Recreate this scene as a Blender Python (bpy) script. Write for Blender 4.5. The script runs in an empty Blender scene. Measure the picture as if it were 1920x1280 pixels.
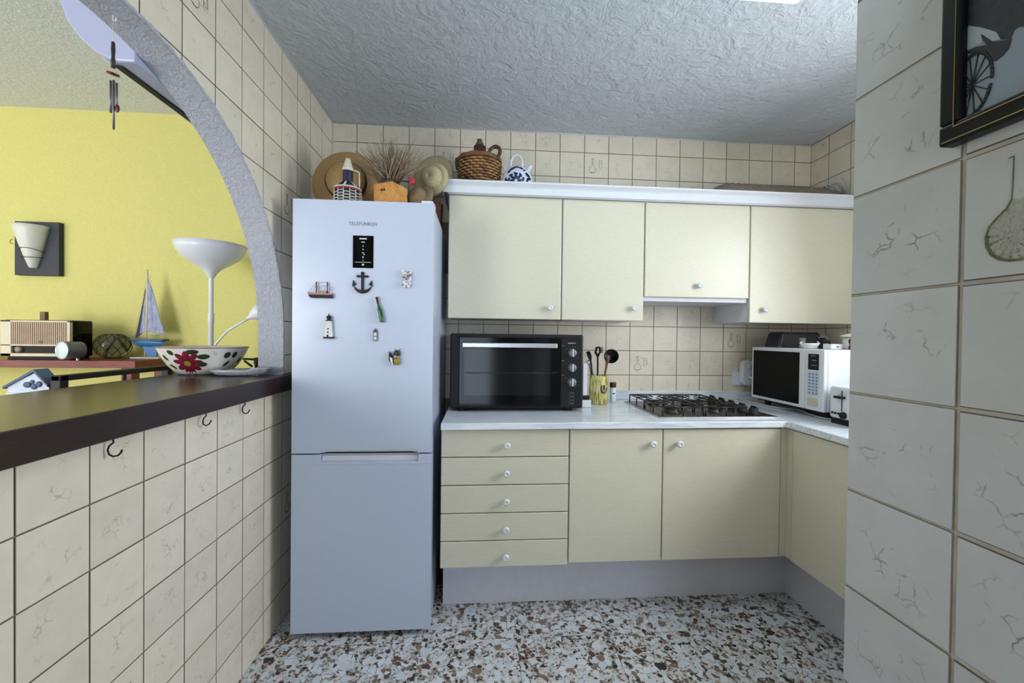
import bpy, bmesh, math, random
from mathutils import Vector, Matrix
random.seed(7)
H = 1.28                    # camera height; coordinates below are written relative to eye level
PI = math.pi
SC = bpy.context.scene
COL = SC.collection

# ------------------------------------------------------------------ camera
FPX, YAW, PIT, ROL = 775.365, 0.0739, -0.0113, 0.0120
def cam_rot():
    cy, sy, cp, sp = math.cos(YAW), math.sin(YAW), math.cos(PIT), math.sin(PIT)
    cr, sr = math.cos(ROL), math.sin(ROL)
    f = Vector((sy*cp, cy*cp, sp)); x = Vector((cy, -sy, 0)); u = x.cross(f)
    return x*cr + u*sr, -x*sr + u*cr, f
RX, UP, FW = cam_rot()
cam = bpy.data.cameras.new('camera'); co = bpy.data.objects.new('camera', cam); COL.objects.link(co)
cam.sensor_width = 36; cam.lens = FPX/1920*36; cam.clip_start = 0.02; cam.clip_end = 60
m = Matrix((RX, UP, -FW)).transposed().to_4x4(); m.translation = Vector((0, 0, H)); co.matrix_world = m
SC.camera = co
# ------------------------------------------------------------------ view, world, daylight
SC.view_settings.view_transform = 'Standard'; SC.view_settings.look = 'None'
SC.view_settings.gamma = 1; SC.view_settings.use_curve_mapping = False
SC.view_settings.exposure = 0.08
w = bpy.data.worlds.new('daylight'); SC.world = w; w.use_nodes = True
w.node_tree.nodes['Background'].inputs[0].default_value = (0.55, 0.72, 1.0, 1)
w.node_tree.nodes['Background'].inputs[1].default_value = 0.6
def area(name, loc, aim, sx, sy, power, col):
    l = bpy.data.lights.new(name, 'AREA'); l.shape = 'RECTANGLE'; l.size = sx; l.size_y = sy
    l.energy = power; l.color = col
    o = bpy.data.objects.new(name, l); COL.objects.link(o)
    o.location = (loc[0], loc[1], loc[2]+H)
    d = Vector(aim) - Vector(loc); o.rotation_euler = d.to_track_quat('-Z', 'Y').to_euler()
    return o
# daylight at kitchen window and balcony door, ceiling lamp, two added fill panels
area('kitchen_window_daylight', (2.12, 0.98, 0.42), (0.2, 0.45, 0.0), 0.75, 0.90, 38, (0.88, 0.94, 1.0))
area('rear_fill_light', (-0.25, -2.42, -0.35), (0.1, 1.5, -0.6), 0.8, 1.6, 19, (0.74, 0.86, 1.0))  # unseen fill behind the camera, added to lift the fridge and lower fronts
area('balcony_door_daylight', (-3.3, -2.42, 0.0), (-1.6, 2.4, 0.1), 1.7, 2.0, 125, (0.93, 0.96, 1.0))
area('ceiling_lamp_tube', (0.50, 1.34, 1.170), (0.50, 1.34, 0.0), 1.10, 0.10, 3.2, (0.84, 0.95, 1.0))
area('living_fill_light', (-4.93, 0.2, 0.15), (0.0, 1.0, 0.0), 2.2, 1.6, 48, (0.88, 0.94, 1.0))  # fill panel before a windowless wall, added to brighten the partition

# ------------------------------------------------------------------ pixel helpers (turn a pixel of the photo into a real point)
def ray(u, v): return RX*((u-960)/FPX) + UP*((640-v)/FPX) + FW
def at(u, v, Y): d = ray(u, v); return d*(Y/d.y)
def atx(u, v, X): d = ray(u, v); return d*(X/d.x)
def atz(u, v, Z): d = ray(u, v); return d*(Z/d.z)

# ------------------------------------------------------------------ materials
def lin(c):
    return tuple((x/255/12.92 if x/255 <= .04045 else ((x/255+.055)/1.055)**2.4) for x in c) + (1,)
class NT:
    def __init__(s, name):
        s.m = bpy.data.materials.new(name); s.m.use_nodes = True; s.t = s.m.node_tree; s.n = s.t.nodes
        s.b = s.n['Principled BSDF']
    def new(s, typ, **k):
        n = s.n.new(typ)
        for a, b in k.items():
            if a.startswith('i_'):
                key = a[2:]; key = int(key) if key.isdigit() else key.replace('_', ' ')
                n.inputs[key].default_value = b
            else: setattr(n, a, b)
        return n
    def link(s, a, b): s.t.links.new(a, b)
    def ramp(s, src, stops, interp='LINEAR'):
        r = s.new('ShaderNodeValToRGB'); e = r.color_ramp.elements; r.color_ramp.interpolation = interp
        while len(e) > 1: e.remove(e[-1])
        e[0].position = stops[0][0]; e[0].color = stops[0][1]
        for p, c in stops[1:]:
            q = e.new(p); q.color = c
        s.link(src, r.inputs[0]); return r.outputs[0]
    def mix(s, fac, a, b, bt='MIX'):
        n = s.new('ShaderNodeMix', data_type='RGBA', blend_type=bt)
        for v, i in ((fac, 0), (a, 6), (b, 7)):
            if hasattr(v, 'is_output') or hasattr(v, 'links'): s.link(v, n.inputs[i])
            else: n.inputs[i].default_value = v
        return n.outputs[2]
    def math(s, op, a, b=0.0):
        n = s.new('ShaderNodeMath', operation=op)
        for v, i in ((a, 0), (b, 1)):
            if hasattr(v, 'links'): s.link(v, n.inputs[i])
            else: n.inputs[i].default_value = v
        return n.outputs[0]
    def coord(s, which='Object', scale=(1, 1, 1), offset_random=0):
        tc = s.new('ShaderNodeTexCoord'); mp = s.new('ShaderNodeMapping'); mp.inputs['Scale'].default_value = scale
        s.link(tc.outputs[which], mp.inputs[0])
        if offset_random:
            oi = s.new('ShaderNodeObjectInfo'); sc = s.new('ShaderNodeVectorMath', operation='SCALE'); sc.inputs[0].default_value = (1, 1.7, 2.3)
            s.link(oi.outputs['Random'], sc.inputs[3])
            mu = s.new('ShaderNodeVectorMath', operation='SCALE'); mu.inputs[3].default_value = offset_random
            s.link(sc.outputs[0], mu.inputs[0]); s.link(mu.outputs[0], mp.inputs['Location'])
        return mp.outputs[0]
    def noise(s, vec, scale, detail=2, rough=.5, dist=0):
        n = s.new('ShaderNodeTexNoise'); n.inputs['Scale'].default_value = scale; n.inputs['Detail'].default_value = detail
        n.inputs['Roughness'].default_value = rough; n.inputs['Distortion'].default_value = dist
        s.link(vec, n.inputs['Vector']); return n.outputs['Fac']
    def vor(s, vec, scale, feature='F1', out='Distance', rnd=1.0):
        n = s.new('ShaderNodeTexVoronoi', feature=feature); n.inputs['Scale'].default_value = scale
        n.inputs['Randomness'].default_value = rnd
        s.link(vec, n.inputs['Vector']); return n.outputs[out]
    def bump(s, h, strength=.3, dist=.01):
        n = s.new('ShaderNodeBump'); n.inputs['Strength'].default_value = strength; n.inputs['Distance'].default_value = dist
        s.link(h, n.inputs['Height']); s.link(n.outputs[0], s.b.inputs['Normal'])
    def base(s, v):
        if hasattr(v, 'links'): s.link(v, s.b.inputs['Base Color'])
        else: s.b.inputs['Base Color'].default_value = v
    def rough(s, v, metal=0, spec=.5):
        if hasattr(v, 'links'): s.link(v, s.b.inputs['Roughness'])
        else: s.b.inputs['Roughness'].default_value = v
        s.b.inputs['Metallic'].default_value = metal; s.b.inputs['Specular IOR Level'].default_value = spec
MATS = {}
def plain(name, c, r=.5, metal=0, spec=.5, var=.06, scale=30):
    if name in MATS: return MATS[name]
    t = NT(name); v = t.coord(); n = t.noise(v, scale, 3)
    a = lin(c); d = tuple(x*(1-var*2) for x in a[:3]) + (1,)
    t.base(t.ramp(n, [(.3, d), (.7, a)])); t.rough(r, metal, spec)
    MATS[name] = t.m; return t.m

def tile_material(name, c1, c2, crack, crack_amt, rough=.33):
    t = NT(name); v = t.coord('Object'); vr = t.coord('Object', offset_random=40)
    oi = t.new('ShaderNodeObjectInfo')
    mott = t.noise(vr, 14, 4, .6)
    base = t.ramp(mott, [(.3, lin(c1)), (.7, lin(c2))])
    # tone differs a little from tile to tile
    hs = t.new('ShaderNodeHueSaturation'); t.link(base, hs.inputs['Color'])
    t.link(t.math('ADD', t.math('MULTIPLY', oi.outputs['Random'], .10), .95), hs.inputs['Value'])
    # crackle: thin wandering cracks in the middle of the tile
    nz = t.new('ShaderNodeTexNoise'); nz.inputs['Scale'].default_value = 45; nz.inputs['Detail'].default_value = 4
    t.link(vr, nz.inputs['Vector'])
    ad = t.new('ShaderNodeVectorMath', operation='MULTIPLY_ADD'); ad.inputs[1].default_value = (.022, .022, .022)
    t.link(nz.outputs['Color'], ad.inputs[0]); t.link(vr, ad.inputs[2])
    e = t.vor(ad.outputs[0], 34, 'DISTANCE_TO_EDGE')
    line = t.ramp(e, [(.0, (1, 1, 1, 1)), (.05, (0, 0, 0, 1))])
    gate = t.ramp(t.noise(vr, 20, 3, .65), [(.52, (0, 0, 0, 1)), (.60, (1, 1, 1, 1))])
    ln = t.new('ShaderNodeVectorMath', operation='LENGTH'); t.link(v, ln.inputs[0])
    rad = t.ramp(ln.outputs['Value'], [(.025, (1, 1, 1, 1)), (.072, (0, 0, 0, 1))])
    k = t.math('MULTIPLY', t.math('MULTIPLY', line, gate), t.math('MULTIPLY', rad, crack_amt))
    t.base(t.mix(k, hs.outputs[0], lin(crack)))
    t.rough(rough, 0, .5); t.bump(t.noise(vr, 60, 2), .05, .002)
    return t.m
M = {}
M['tile'] = tile_material('glazed_beige_tile', (224, 214, 194), (234, 224, 206), (132, 120, 98), .6)
M['tile_grey'] = tile_material('glazed_grey_beige_tile', (208, 210, 211), (218, 219, 220), (95, 90, 80), .8)
M['tile_edge'] = plain('tile_edge', (150, 136, 114), .6)
M['grout'] = plain('grout_brown', (148, 132, 116), .9)
M['grout_light'] = plain('grout_pale', (215, 208, 200), .8, var=.12)
def plaster(name, c, scale, strength, dist=1.5, big=.5):
    t = NT(name); v = t.coord()
    n1 = t.noise(v, scale, 5, .62, dist); n2 = t.noise(v, scale*4, 3, .6)
    t.base(t.ramp(n1, [(.25, tuple(x*.93 for x in lin(c)[:3])+(1,)), (.75, lin(c))])); t.rough(.85, 0, .2)
    t.bump(t.math('ADD', n1, t.math('MULTIPLY', n2, .35)), strength, .02); return t.m
M['ceiling'] = plaster('stucco_white', (204, 209, 215), 12, .75, 1.3)
M['ceiling2'] = plaster('sprayed_white', (226, 230, 232), 45, .35, .5)
M['soffit'] = plaster('rough_white_plaster', (196, 198, 208), 60, .7, .8)
M['yellow'] = plaster('yellow_textured_paint', (224, 216, 136), 70, .35, .6)
M['rear'] = plaster('pale_plaster', (200, 198, 190), 30, .2)
def terrazzo():
    t = NT('terrazzo'); v = t.coord('Object', offset_random=9)
    nz = t.new('ShaderNodeTexNoise'); nz.inputs['Scale'].default_value = 26; t.link(v, nz.inputs['Vector'])
    ad = t.new('ShaderNodeVectorMath', operation='MULTIPLY_ADD'); ad.inputs[1].default_value = (.018,)*3
    t.link(nz.outputs['Color'], ad.inputs[0]); t.link(v, ad.inputs[2]); v = ad.outputs[0]
    col = t.mix(t.ramp(t.noise(v, 30, 3), [(.4, (0, 0, 0, 1)), (.6, (1, 1, 1, 1))]), lin((182, 175, 166)), lin((210, 208, 206)))
    for sc, share, thr, pal in (
        (120, .55, .05, [(.0, (84, 68, 60)), (.25, (150, 138, 124)), (.5, (208, 206, 206)), (.85, (112, 102, 94))]),
        (64, .62, .05, [(.0, (214, 216, 220)), (.38, (200, 203, 208)), (.56, (134, 116, 100)), (.66, (92, 66, 56)), (.80, (116, 100, 88)), (.88, (56, 46, 42))]),
        (36, .36, .05, [(.0, (218, 221, 226)), (.50, (206, 211, 218)), (.72, (98, 68, 58)), (.82, (132, 114, 98)), (.91, (64, 52, 48))])):
        d = t.vor(v, sc, 'DISTANCE_TO_EDGE'); c = t.vor(v, sc, 'F1', 'Color')
        sep = t.new('ShaderNodeSeparateColor'); t.link(c, sep.inputs[0])
        pick = t.math('LESS_THAN', sep.outputs[0], share)
        chip = t.math('MULTIPLY', pick, t.math('GREATER_THAN', d, thr))
        cc = t.ramp(sep.outputs[1], [(p, lin(q)) for p, q in pal], 'CONSTANT')
        col = t.mix(chip, col, cc)
    t.base(col); t.rough(.32, 0, .5); return t.m
M['terrazzo'] = terrazzo()
def streaky(name, c1, c2, scale, stretch, rough, bumpy=0, spec=.5, seedoff=0, lo=.35, hi=.65):
    t = NT(name); v = t.coord('Object', stretch); n = t.noise(v, scale, 5, .6, .4)
    t.base(t.ramp(n, [(lo, lin(c1)), (hi, lin(c2))])); t.rough(rough, 0, spec)
    if bumpy: t.bump(n, bumpy, .003)
    return t.m
M['marble'] = streaky('white_marble', (192, 201, 212), (232, 236, 242), 5, (1.2, 14, 14), .14, lo=.3, hi=.55)
M['bar_wood'] = streaky('dark_varnished_wood', (34, 20, 16), (50, 31, 25), 8, (12, 1.2, 12), .24, .02)
M['door_cream'] = streaky('cream_lacquered_wood', (211, 205, 183), (220, 214, 195), 26, (1.0, 6, 16), .34, .06)
M['white_lam'] = plain('white_laminate', (214, 214, 220), .4, var=.02)
M['grey_lam'] = plain('pale_grey_laminate', (220, 220, 228), .45, var=.03)
M['knob'] = plain('white_porcelain', (226, 228, 232), .2, var=.02)
M['cornice'] = plain('white_lacquer', (224, 226, 232), .35, var=.02)
M['fridge'] = plain('white_enamel', (194, 203, 222), .26, var=.01)
M['gasket'] = plain('grey_gasket', (70, 72, 76), .7)
M['black_gloss'] = plain('black_glass', (4, 4, 6), .09, var=0, spec=.22)
M['black'] = plain('black_plastic', (10, 10, 13), .45, spec=.35)
M['black_matt'] = plain('black_matt', (14, 13, 13), .7)
M['black_iron'] = plain('black_iron', (26, 24, 24), .5, .3)
M['steel'] = plain('stainless_steel', (190, 190, 192), .25, 1)
M['alu'] = plain('brushed_aluminium', (205, 206, 208), .3, 1)
M['dark_steel'] = plain('dark_steel', (70, 66, 64), .35, .8)
M['white_plastic'] = plain('white_plastic', (226, 228, 234), .35, var=.01)
M['ivory_plastic'] = plain('ivory_plastic', (205, 198, 176), .4)
M['grey_print'] = plain('grey_print', (120, 124, 130), .6, var=0)
M['white_print'] = plain('white_print', (215, 218, 222), .6, var=0)
M['black_print'] = plain('black_print', (25, 25, 28), .6, var=0)
M['red_wood'] = streaky('red_stained_wood', (96, 26, 18), (132, 42, 28), 8, (1.5, 10, 10), .35)
M['brown_wood'] = streaky('brown_wood', (96, 66, 42), (130, 92, 60), 10, (2, 10, 10), .5)
def straw(name, c1, c2, sc=60):
    t = NT(name); v = t.coord(); n = t.noise(v, sc, 3, .7)
    wv = t.new('ShaderNodeTexWave', wave_type='RINGS', rings_direction='SPHERICAL'); wv.inputs['Scale'].default_value = 40; wv.inputs['Distortion'].default_value = 1
    t.link(v, wv.inputs['Vector'])
    f = t.math('MULTIPLY', t.math('ADD', n, wv.outputs['Fac']), .5)
    t.base(t.ramp(f, [(.1, lin(c1)), (.8, lin(c2))])); t.rough(.8, 0, .2); t.bump(f, .3, .003); return t.m
M['straw'] = straw('golden_straw', (160, 126, 82), (196, 162, 112))
M['straw_dull'] = straw('dull_straw', (112, 94, 70), (142, 122, 94))
M['straw_pale'] = straw('pale_straw', (166, 154, 122), (192, 180, 146))
M['wicker'] = plain('honey_wicker', (186, 140, 84), .6, var=.22, scale=45)
M['wicker_dark'] = plain('dark_wicker', (92, 56, 38), .6, var=.25, scale=45)
M['ribbon'] = plain('dark_ribbon', (38, 26, 24), .7)
M['wicker_dark2'] = plain('brown_wicker', (140, 96, 62), .6, var=.2, scale=45)
M['navy'] = plain('navy_cane', (34, 38, 66), .5, var=.15)
M['white_cane'] = plain('white_cane', (214, 206, 188), .6)
M['red_cane'] = plain('red_cane', (150, 60, 66), .6)
M['box_wood'] = streaky('orange_pine', (196, 132, 66), (222, 162, 88), 12, (3, 3, 14), .5)
M['grass'] = plain('dried_grass', (140, 116, 92), .8, var=.25, scale=80)
M['grass2'] = plain('dried_grass_pale', (176, 156, 128), .8, var=.2, scale=80)
M['red_petal'] = plain('red_petal', (186, 44, 66), .5)
M['leaf'] = plain('green_leaf_paint', (44, 70, 44), .35, var=.2)
M['maroon'] = plain('maroon_paint', (132, 30, 52), .35, var=.2, scale=60)
M['yolk'] = plain('ochre_paint', (150, 132, 50), .4)
M['ceramic'] = plain('cream_glazed_ceramic', (232, 228, 222), .15, var=.03)
M['rim_brown'] = plain('pink_brown_glaze', (150, 96, 88), .3)
M['cobalt'] = plain('cobalt_paint', (28, 36, 86), .2, var=.1)
M['jug_white'] = plain('white_glazed_ceramic', (222, 228, 240), .15, var=.02)
def crock():
    t = NT('streaked_yellow_glaze'); v = t.coord('Object', (1, 1, .12)); n = t.noise(v, 150, 4, .6)
    t.base(t.ramp(n, [(.38, lin((122, 106, 46))), (.52, lin((206, 196, 122))), (.7, lin((222, 214, 156)))])); t.rough(.25); return t.m
M['crock'] = crock()
M['cane_weave'] = plain('net_cord', (44, 34, 26), .8)
def glass(name, c, a=1.0, r=.05):
    t = NT(name); t.base(lin(c)); t.rough(r); t.b.inputs['Transmission Weight'].default_value = a; t.b.inputs['IOR'].default_value = 1.45
    return t.m
M['smoke_glass'] = glass('smoked_glass', (225, 225, 210), .96, .03)
M['clear'] = glass('clear_plastic', (225, 230, 235), .8, .15)
M['green_glass'] = plain('green_bottle', (22, 84, 46), .1)
M['sail'] = streaky('grey_blue_sail', (126, 132, 166), (176, 182, 206), 20, (3, 3, 1), .8)
M['sail_dark'] = plain('dark_sail', (62, 60, 78), .8)
M['hull_blue'] = plain('blue_paint', (62, 120, 176), .4)
M['hull_teal'] = plain('teal_paint', (46, 78, 92), .4)
M['radio_cream'] = plain('cream_bakelite', (212, 196, 168), .35, var=.03)
M['radio_tan'] = plain('tan_bakelite', (186, 160, 134), .45, var=.08)
M['radio_brown'] = plain('brown_fabric', (92, 56, 46), .8)
M['frosted'] = plain('frosted_lens', (220, 232, 236), .2, var=.03)
M['silver'] = plain('silver_paint', (104, 112, 126), .3, .35)
M['slate'] = plain('slate_board', (50, 52, 62), .6, var=.1)
M['porcelain'] = plain('white_porcelain_shade', (218, 220, 208), .35, var=.02)
M['lamp_white'] = plain('white_enamel_lamp', (224, 226, 236), .3, var=.01)
M['house_white'] = plain('whitewashed_wood', (206, 214, 228), .6, var=.08)
M['house_blue'] = plain('dusty_blue_paint', (72, 90, 120), .6)
M['ac_white'] = plain('ac_white_plastic', (176, 182, 210), .22, var=.01)
M['roll'] = streaky('taupe_fabric', (112, 98, 88), (146, 130, 118), 30, (14, 1, 1), .8, .4)
M['copper'] = plain('dark_copper', (96, 46, 34), .4, .5)
M['grey_tube'] = plain('grey_metal_tube', (120, 116, 124), .35, .7)
M['dark_wood'] = plain('dark_brown_wood', (52, 34, 28), .5)
M['frame_black'] = plain('black_frame_lacquer', (9, 12, 17), .4, spec=.3)
M['gold'] = plain('gold_line', (190, 170, 110), .35, .6)
M['pink_ship'] = plain('pink_brown_wood', (170, 128, 122), .6)
M['photo_dark'] = plain('photo_dark', (58, 62, 66), .35, var=.25, scale=120)
M['photo_snow'] = plain('photo_snow', (158, 172, 188), .35, var=.04, scale=40)
M['photo_grey'] = plain('photo_grey', (86, 92, 98), .35, var=.1, scale=90)
M['photo_pale'] = plain('photo_pale', (190, 200, 208), .35, var=.06, scale=60)
M['print_olive'] = plain('print_olive', (134, 126, 92), .4, var=.2, scale=200)
M['print_fill'] = plain('print_fill', (194, 193, 182), .4, var=.10, scale=260)
t = NT('lit_diffuser'); t.b.inputs['Emission Color'].default_value = (0.45, 0.93, 1, 1); t.b.inputs['Emission Strength'].default_value = 2.6
t.base(lin((200, 240, 245))); M['lit'] = t.m

# ------------------------------------------------------------------ mesh builder
OFF = {}
def ev(kind, name, loc, label, cat, group):
    pass
def props(o, label=None, cat=None, group=None, kind=None):
    if label: o['label'] = label
    if cat: o['category'] = cat
    if group: o['group'] = group
    if kind: o['kind'] = kind
    return o
def thing(name, label, cat, loc, group=None):
    o = bpy.data.objects.new(name, None); COL.objects.link(o); o.empty_display_size = .05
    o.location = (loc[0], loc[1], loc[2]+H); OFF[o] = Vector(loc)
    return props(o, label, cat, group)
class MB:
    def __init__(s): s.v = []; s.f = []; s.mi = []; s.cur = 0; s.sm = []
    def add(s, vs, fs, smooth=False):
        k = len(s.v); s.v += [tuple(p) for p in vs]
        for f in fs: s.f.append(tuple(i+k for i in f)); s.mi.append(s.cur); s.sm.append(smooth)
        return s
    def mat(s, i): s.cur = i; return s
    def box(s, x0, x1, y0, y1, z0, z1):
        return s.add([(x0,y0,z0),(x1,y0,z0),(x1,y1,z0),(x0,y1,z0),(x0,y0,z1),(x1,y0,z1),(x1,y1,z1),(x0,y1,z1)],
                     [(0,3,2,1),(4,5,6,7),(0,1,5,4),(1,2,6,5),(2,3,7,6),(3,0,4,7)])
    def prism(s, pts, axis, a, b):
        """polygon pts in the plane normal to axis ('x': (y,z), 'y': (x,z), 'z': (x,y)), from a to b"""
        mk = {'x': lambda p, t: (t, p[0], p[1]), 'y': lambda p, t: (p[0], t, p[1]), 'z': lambda p, t: (p[0], p[1], t)}[axis]
        n = len(pts); ar = sum(pts[i][0]*pts[(i+1) % n][1]-pts[(i+1) % n][0]*pts[i][1] for i in range(n))
        if (ar > 0) != (axis != 'y'): pts = pts[::-1]
        if a > b: a, b = b, a
        vs = [mk(p, a) for p in pts] + [mk(p, b) for p in pts]
        fs = [tuple(range(n))[::-1], tuple(range(n, 2*n))] + [(i, (i+1) % n, n+(i+1) % n, n+i) for i in range(n)]
        return s.add(vs, fs)
    def lathe(s, prof, c=(0, 0, 0), axis=(0, 0, 1), n=24, smooth=True, a0=0, a1=2*PI, sx=1, sy=1):
        """prof: list of (radius, height along axis)"""
        q = Vector((0, 0, 1)).rotation_difference(Vector(axis).normalized()); c = Vector(c)
        full = abs(a1-a0-2*PI) < 1e-6; k = n if full else n+1
        vs = []
        for r, h in prof:
            for i in range(k):
                a = a0+(a1-a0)*i/n; vs.append(c + q @ Vector((r*math.cos(a)*sx, r*math.sin(a)*sy, h)))
        fs = []
        for j in range(len(prof)-1):
            for i in range(n):
                i2 = (i+1) % k; fs.append((j*k+i, j*k+i2, (j+1)*k+i2, (j+1)*k+i))
        return s.add(vs, fs, smooth)
    def tube(s, pts, r, n=8, smooth=True, closed=False, caps=True, flat=1.0):
        P = [Vector(p) for p in pts]; rr = r if isinstance(r, (list, tuple)) else [r]*len(P)
        vs = []; m = len(P); prev = None
        for j, p in enumerate(P):
            if closed: t = (P[(j+1) % m]-P[j-1])
            else: t = P[min(j+1, m-1)]-P[max(j-1, 0)]
            t.normalize()
            if prev is None:
                u = t.orthogonal().normalized()
            else:
                u = (prev - t*prev.dot(t))
                u = u.normalized() if u.length > 1e-6 else t.orthogonal().normalized()
            prev = u; wv = t.cross(u)
            for i in range(n):
                a = 2*PI*i/n; vs.append(p + (u*math.cos(a)+wv*math.sin(a)*flat)*rr[j])
        fs = []
        for j in range(m if closed else m-1):
            j2 = (j+1) % m
            for i in range(n): i2 = (i+1) % n; fs.append((j*n+i, j*n+i2, j2*n+i2, j2*n+i))
        if caps and not closed: fs += [tuple(range(n))[::-1], tuple(range((m-1)*n, m*n))]
        return s.add(vs, fs, smooth)
    def sphere(s, c, r, n=16, m=10, sx=1, sy=1, sz=1):
        prof = [(max(1e-5, r*math.sin(PI*i/m)), -r*math.cos(PI*i/m)*sz) for i in range(m+1)]
        return s.lathe(prof, c, (0, 0, 1), n, True, sx=sx, sy=sy)
    def quad(s, a, b, c, d): return s.add([a, b, c, d], [(0, 1, 2, 3)])
    def build(s, name, mats, parent=None, bev=0, solid=0, local=False, seg=2, **pr):
        me = bpy.data.meshes.new(name)
        off = OFF.get(parent, Vector((0, 0, 0))) if parent is not None else Vector((0, 0, -H))
        if local: off = Vector((0, 0, 0))
        me.from_pydata([tuple(Vector(v)-off) for v in s.v], [], s.f)
        if not isinstance(mats, (list, tuple)): mats = [mats]
        for x in mats: me.materials.append(x)
        me.polygons.foreach_set('material_index', s.mi); me.polygons.foreach_set('use_smooth', s.sm); me.update()
        o = bpy.data.objects.new(name, me); COL.objects.link(o)
        if parent is not None: o.parent = parent; OFF[o] = off
        else: OFF[o] = Vector((0, 0, 0)) - Vector((0, 0, H))
        if solid:
            d = o.modifiers.new('solid', 'SOLIDIFY'); d.thickness = solid; d.offset = 0
        if bev:
            b = o.modifiers.new('bevel', 'BEVEL'); b.width = bev; b.segments = seg; b.limit_method = 'ANGLE'; b.angle_limit = math.radians(40)
        return props(o, **pr)
def solo(mb, name, mats, origin, label, cat, group=None, bev=0):
    """a thing that is one mesh, origin at its base"""
    t = mb; me = [tuple(Vector(v)-Vector(origin)) for v in t.v]; t.v = me
    o = t.build(name, mats, None, bev=bev, local=True, label=label, cat=cat, group=group)
    o.location = (origin[0], origin[1], origin[2]+H); OFF[o] = Vector(origin); return o
def copy_tree(o, parent=None):
    c = o.copy(); COL.objects.link(c); c.parent = parent; OFF[c] = OFF.get(o, Vector())
    for ch in list(o.children): copy_tree(ch, c)
    return c
def text(name, body, size, loc, rot, mat, parent, align='CENTER', ext=.0002, sx=1.0):
    cu = bpy.data.curves.new(name, 'FONT'); cu.body = body; cu.size = size; cu.align_x = align; cu.align_y = 'CENTER'; cu.extrude = ext
    cu.materials.append(mat); cu.resolution_u = 2
    o = bpy.data.objects.new(name, cu); COL.objects.link(o)
    me_ = bpy.data.meshes.new_from_object(o); bpy.data.objects.remove(o); o = bpy.data.objects.new(name, me_); COL.objects.link(o)
    if not me_.materials: me_.materials.append(mat)
    off = OFF.get(parent, Vector()) ; o.location = Vector(loc)-off; o.rotation_euler = rot; o.scale = (sx, 1, 1); o.parent = parent
    return o
def struct(mb, name, mats, parent=None, **k): return mb.build(name, mats, parent, kind='structure', **k)

# ================================================================== SETTING
XL, XT, YB, XR, CE, FL = -.876, -.979, 2.49, 2.073, 1.235, -1.28
TT = .008                                    # tile thickness
YR, LX = -2.5, -5.0                          # rear wall and far side of the living room
AC_, AR, = 1.096, .800                       # arch centre (Y) and radius, springing at eye level
BT, BB = -.178, -.247                        # top and underside of the bar
# floor bed + terrazzo tiles
fl = MB().box(LX, XR+.1, YR, YB+.1, FL-.05, FL-.006)
floor = struct(fl, 'floor', plain('floor_joint', (120, 112, 102), .8))
def frustum(sx, sy, h, b):
    x, y = sx/2, sy/2; m_ = MB()
    m_.mat(1).add([(-x,-y,0),(x,-y,0),(x,y,0),(-x,y,0),(-x,-y,h-b),(x,-y,h-b),(x,y,h-b),(-x,y,h-b),(-x+b,-y+b,h),(x-b,-y+b,h),(x-b,y-b,h),(-x+b,y-b,h)],
        [(0,1,5,4),(1,2,6,5),(2,3,7,6),(3,0,4,7),(4,5,9,8),(5,6,10,9),(6,7,11,10),(7,4,8,11)])
    m_.mat(0).add([(-x+b,-y+b,h),(x-b,-y+b,h),(x-b,y-b,h),(-x+b,y-b,h)], [(0,1,2,3)])
    return m_
def mesh_of(mb, name, mats):
    o = mb.build(name, mats, None, local=True); me = o.data; bpy.data.objects.remove(o); return me
ft = mesh_of(frustum(.3985, .3985, .006, .0004), 'floor_tile', [M['terrazzo'], M['terrazzo']])
for i in range(-6, 6):
    for j in range(-3, 3):
        x = .164+.4*i+.2; y = 1.738+.4*j-.2+.4*1
        if x+.2 > XR+.1 or y > 2.3: continue
        o = bpy.data.objects.new('floor_tile', ft); COL.objects.link(o); o.parent = floor; o.location = (x, y, FL-.006+H)
rest = MB().box(LX, -2.24, YR, YB, FL-.006, FL-.0005).box(-2.24, XR, YR, .93, FL-.006, FL-.0005)
rest.build('floor_rest', M['terrazzo'], floor)

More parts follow.
